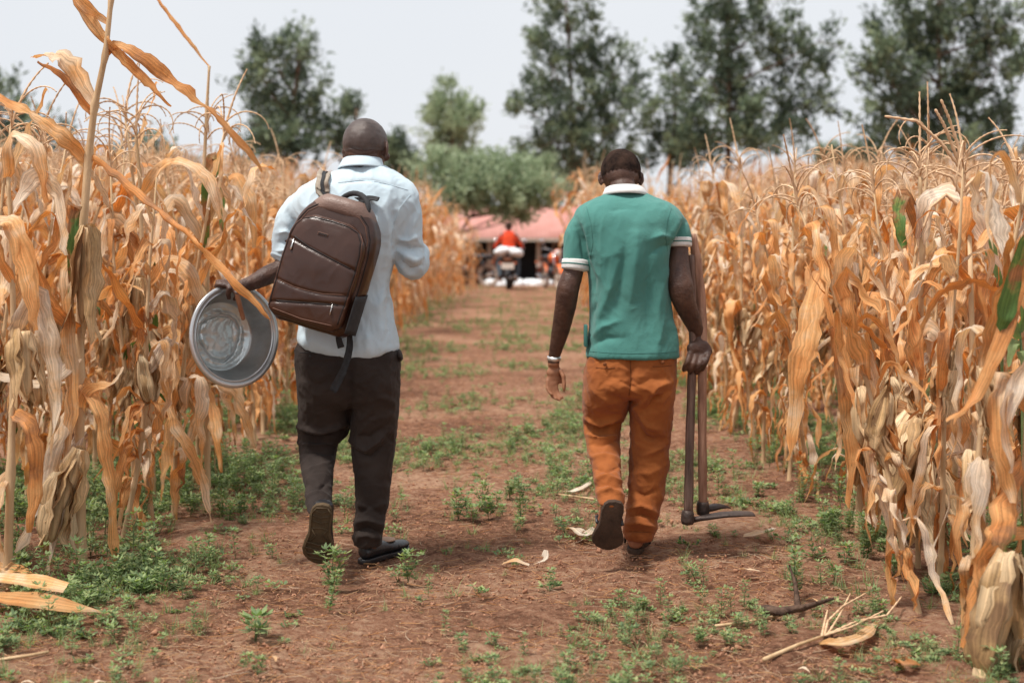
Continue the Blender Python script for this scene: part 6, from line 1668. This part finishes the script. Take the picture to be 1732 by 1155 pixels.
while len(pts) < 26000 and cand < 59999:
    cand += 1
    d = float(_d[cand]); x = float(_x[cand])
    ax = abs(x); edge_ = float(sstep(1.0, 1.5, ax)) * (1 - .5 * float(sstep(2.4, 4.0, ax)))
    if x > 0 and d < 5: edge_ *= .8
    n_ = float(_n[cand])
    p_ = (.03 if d < 4.9 else .07) + .85 * edge_ * float(sstep(-.45, .35, n_)) * (.35 if d < 4.9 else 1) + .42 * float(sstep(.08, .45, n_)) + .75 * float(sstep(5.8, 9, d)) * float(sstep(-.2, .2, n_))
    if rs.rand() > p_ * .85: continue
    if d > 9 and rs.rand() > (12 / d) ** .5: continue
    if 4.9 < d < 5.75 and (abs(x + .62) < .16 or abs(x - .42) < .22 or abs(x - .8) < .1): continue
    pts.append((x, d, float(gz(x, d)) - .002)); rots.append((0, 0, rs.uniform(0, 6.28)))
    scs.append(rs.uniform(.34, .85) * (1 + .35 * edge_) * (1 - .25 * (d < 5))); vis.append(rs.choice(8, p=[.20, .16, .12, .10, .10, .09, .07, .16]))
scatter('ground_weeds', 'low green weeds and grass scattered over the soil and thick along the corn', 'weeds', W, pts, rots, scs, vis)
# larger weeds, one by one
TALL = [weed_mesh(50 + i, 'tall') for i in range(4)] + [weed_mesh(60 + i, 'herb') for i in range(4)]
def weedplant(px, py, k, sc, lab, grp=None):
    d = H * F / (py - 404); x = (px - 866) * d / F
    o_ = bpy.data.objects.new('weed_plant', TALL[k]); COL.objects.link(o_); o_.location = (x, d, float(gz(x, d))); o_.rotation_euler = (0, 0, px * .37); o_.scale = (sc,) * 3
    tag(o_, lab, 'weed', grp)
weedplant(557, 1035, 0, .6, 'upright leafy weed with a bright green top, in front of the raised black shoe')
weedplant(560, 1000, 5, 1.0, 'small weed just behind the upright bright green one')
weedplant(690, 985, 5, .8, 'green weed tuft right in front of the planted black shoe')
weedplant(880, 885, 3, .75, 'thin tall reddish stemmed weed in the middle of the path', None)
weedplant(432, 1085, 6, 1.4, 'bushy weed at the bottom left of the bare soil')
weedplant(1000, 812, 4, 1.1, 'small round weed to the left of the rust trouser leg')
weedplant(1345, 1010, 1, .8, 'upright weed beside the broken twig on the right')
for k, (x, y) in enumerate(((790, 870), (815, 862), (840, 855), (862, 845), (800, 885), (775, 880), (850, 872), (826, 878))):
    weedplant(x, y, 4 + k % 4, 0.75 + .1 * (k % 3), 'one of the bushy weeds clumped mid path between the two men', 'clump of weeds mid path')
for k in range(46):
    s = k % 2
    x = rs.uniform(205, 430) if s else rs.uniform(1230, 1530); y = rs.uniform(800, 890) if s else 760 + (x - 1230) * .55 + rs.uniform(-20, 60)
    weedplant(x, y, k % 8, rs.uniform(.45, .9), 'leafy weed in the thick fringe under the %s corn' % ('left' if s else 'right'), 'weeds under the %s corn' % ('left' if s else 'right'))

# litter: straw, husk scraps, clods
ST = []
for s in range(5):
    rq = np.random.RandomState(s); mb = MB(); p = np.zeros(3); a = 0; q = [p.copy()]
    for i in range(6): a += rq.normal() * .13; p = p + np.array([math.cos(a), math.sin(a), rq.normal() * .08]) * .013; p[2] = max(p[2], 0); q.append(p.copy())
    tube(mb, q, .0010, 3, t=rq.uniform(.2, .68)); ST.append(mb.mesh('straw_bit', M['dry_leaf']))
for s in range(3):
    mb = MB(); ribbon(mb, [(0, 0, .004), (.03, .01, .014), (.065, .0, .004)], [.006, .02, .004], nrmv=(0, 0, 1), tint=.3 + .15 * s, curl=.8, seed=s, sub=3); ST.append(mb.mesh('husk_bit', M['dry_leaf']))
pts, rots, scs, vis = [], [], [], []
for i in range(26000):
    d = 3.6 + rs.rand() ** 1.7 * 16; x = rs.uniform(-1, 1) * (.38 * d)
    pts.append((x, d, float(gz(x, d)) + .006)); rots.append((rs.normal() * .1, rs.normal() * .1, rs.uniform(0, 6.28))); scs.append(rs.uniform(.15, 1.0)); vis.append(rs.choice(8, p=[.199, .199, .20, .20, .20, .001, .001, 0]))
scatter('straw_litter', 'bits of straw and dry husk strewn over the red soil', 'straw litter', ST, pts, rots, scs, vis)
CL = []
for s in range(5):
    mb = MB(); ph = np.random.RandomState(s).uniform(0, 6, 4)
    ellipsoid(mb, (0, 0, 0), (.012, .010, .007), None, 10, 7, fn=lambda p: p * (1 + .25 * math.sin(p[0] * 300 + ph[0]) + .2 * math.sin(p[1] * 420 + ph[1]) + .15 * math.sin(p[2] * 500 + ph[2])))
    CL.append(mb.mesh('clod_bit', M['clod']))
pts, rots, scs, vis = [], [], [], []
for i in range(15000):
    d = 3.6 + rs.rand() ** 1.8 * 9; x = rs.uniform(-1, 1) * (.38 * d)
    pts.append((x, d, float(gz(x, d)) + .002)); rots.append(tuple(rs.uniform(0, 6, 3))); scs.append(rs.uniform(.12, .55) * (1.9 if rs.rand() < .02 else 1)); vis.append(rs.randint(5))
scatter('soil_crumbs', 'crumbs and small clods of red soil', 'soil crumbs', CL, pts, rots, scs, vis)

# bigger fallen pieces
def gp(px, py, h=0.0):
    d = (H - h) * F / (py - 404); return np.array([(px - 866) * d / F, d, h + float(gz((px - 866) * d / F, d))])
def fallen(name, lab, cat, pix, wid, tint, h=.02, curl=.8, grp=None, m='dry_leaf', seed=0):
    mb = MB(); pts_ = [gp(x, y, hh) for x, y, hh in pix]
    ribbon(mb, pts_, wid, nrmv=(0, -.5, 1), tint=tint, curl=curl, seed=seed, rip=.19, crump=.06); tag(mb.build(name, M[m]), lab, cat, grp)
fallen('fallen_leaf', 'broad pale fallen corn leaf lowest in the left corner heap', 'fallen leaf', [(-40, 1005, .06), (40, 1012, .08), (120, 1025, .07), (200, 1040, .01)], [.06, .07, .06, .01], .42, seed=1)
fallen('fallen_leaf', 'pale fallen leaf lying on top of the left corner heap', 'fallen leaf', [(-40, 970, .10), (40, 980, .12), (112, 992, .11)], [.05, .06, .055], .3, seed=2)
fallen('fallen_leaf', 'orange fallen leaf tucked behind the left corner heap', 'fallen leaf', [(-20, 950, .06), (30, 965, .08), (70, 990, .06)], [.05, .07, .02], .5, seed=3)
fallen('fallen_leaf', 'cream dry husk on the soil left of the raised brown sole', 'husk', [(960, 895, .01), (975, 893, .045), (990, 905, .02), (1005, 893, .01)], [.03, .075, .06, .02], .15, seed=4)
fallen('fallen_leaf', 'curled pale husk on the path level with the rust trouser knee', 'husk', [(950, 830, .01), (975, 828, .03), (1000, 815, .02)], [.02, .03, .02], .1, seed=5)
fallen('fallen_leaf', 'brown curled husk scrap in the middle of the path', 'husk', [(850, 952, .01), (872, 948, .03), (895, 956, .015)], [.02, .05, .02], .35, seed=6)
fallen('fallen_leaf', 'upright torn pale husk in the middle of the path', 'husk', [(905, 955, .01), (920, 945, .04), (924, 930, .07)], [.03, .04, .02], .1, seed=7)
fallen('fallen_leaf', 'orange dry leaf attached to the fallen tassel at lower right', 'fallen leaf', [(1385, 1085, .01), (1420, 1085, .04), (1460, 1072, .04), (1485, 1052, .02)], [.02, .07, .06, .01], .45, seed=8)
fallen('fallen_leaf', 'cream husk lying in front of the hoe blade', 'husk', [(1250, 962, .01), (1268, 962, .025), (1285, 965, .01)], [.015, .03, .01], .0, seed=9)
fallen('fallen_leaf', 'pale leaf lying past the tip of the hoe blade', 'husk', [(1258, 905, .01), (1285, 900, .03), (1310, 893, .02)], [.02, .04, .02], .2, seed=10)
fallen('fallen_leaf', 'brown curled leaf near the bottom edge at right', 'fallen leaf', [(1515, 1120, .01), (1532, 1118, .05), (1555, 1120, .02)], [.03, .05, .02], .8, seed=11)
t = thing('fallen_tassel', gp(1400, 1075, .02), 'dry fallen corn tassel with its stalk lying at lower right', 'fallen tassel')
mb = MB(); tube(mb, [gp(1292, 1115, .012), gp(1350, 1090, .02), gp(1400, 1072, .03)], [.007, .006, .004], 8); mb.build('stalk', M['stalk'], t)
mb = MB()
for a in ([(1400, 1072), (1450, 1050), (1500, 1040), (1528, 1005)], [(1400, 1072), (1420, 1040), (1440, 1000)], [(1395, 1072), (1400, 1050), (1425, 1025), (1470, 1000)], [(1395, 1074), (1440, 1060), (1500, 1030)], [(1390, 1075), (1395, 1050), (1400, 1030)]):
    spike([gp(x, y, .03 + .01 * k) for k, (x, y) in enumerate(a)], .004)
mb.build('tassel', M['tassel'], t)
t = thing('twig', gp(1350, 1030, .02), 'broken dark brown root stump with a forked twig on the right verge', 'twig')
mb = MB(); tube(mb, [gp(1292, 1030, .02), gp(1320, 1035, .035), gp(1360, 1026, .04), (gp(1410, 1012, .05))], [.017, .014, .011, .004], 8, rfun=lambda th, l: 1 + .2 * math.sin(5 * th + 30 * l)); tube(mb, [gp(1350, 1030, .035), P(1345, 985, 4.9), P(1335, 955, 4.92)], [.012, .007, .003], 6); mb.build('stem', M['root'], t)
for lab, a in (('thin dry stick lying on the soil at the bottom left corner', [(0, 1115), (50, 1108), (82, 1102)]), ('dry stick beside the left corn at knee height', [(440, 785), (480, 775), (505, 768)]), ('thin straight straw between the path weeds and the rust trousers', [(945, 836), (1000, 843), (1035, 850)]), ('dry stalk lying on the right verge under the twig', [(1210, 1058), (1260, 1052), (1320, 1040)])):
    mb = MB(); tube(mb, [gp(x, y, .012) for x, y in a], .005, 6); tag(mb.build('stick', M['stalk']), lab, 'stick', 'sticks on the ground')
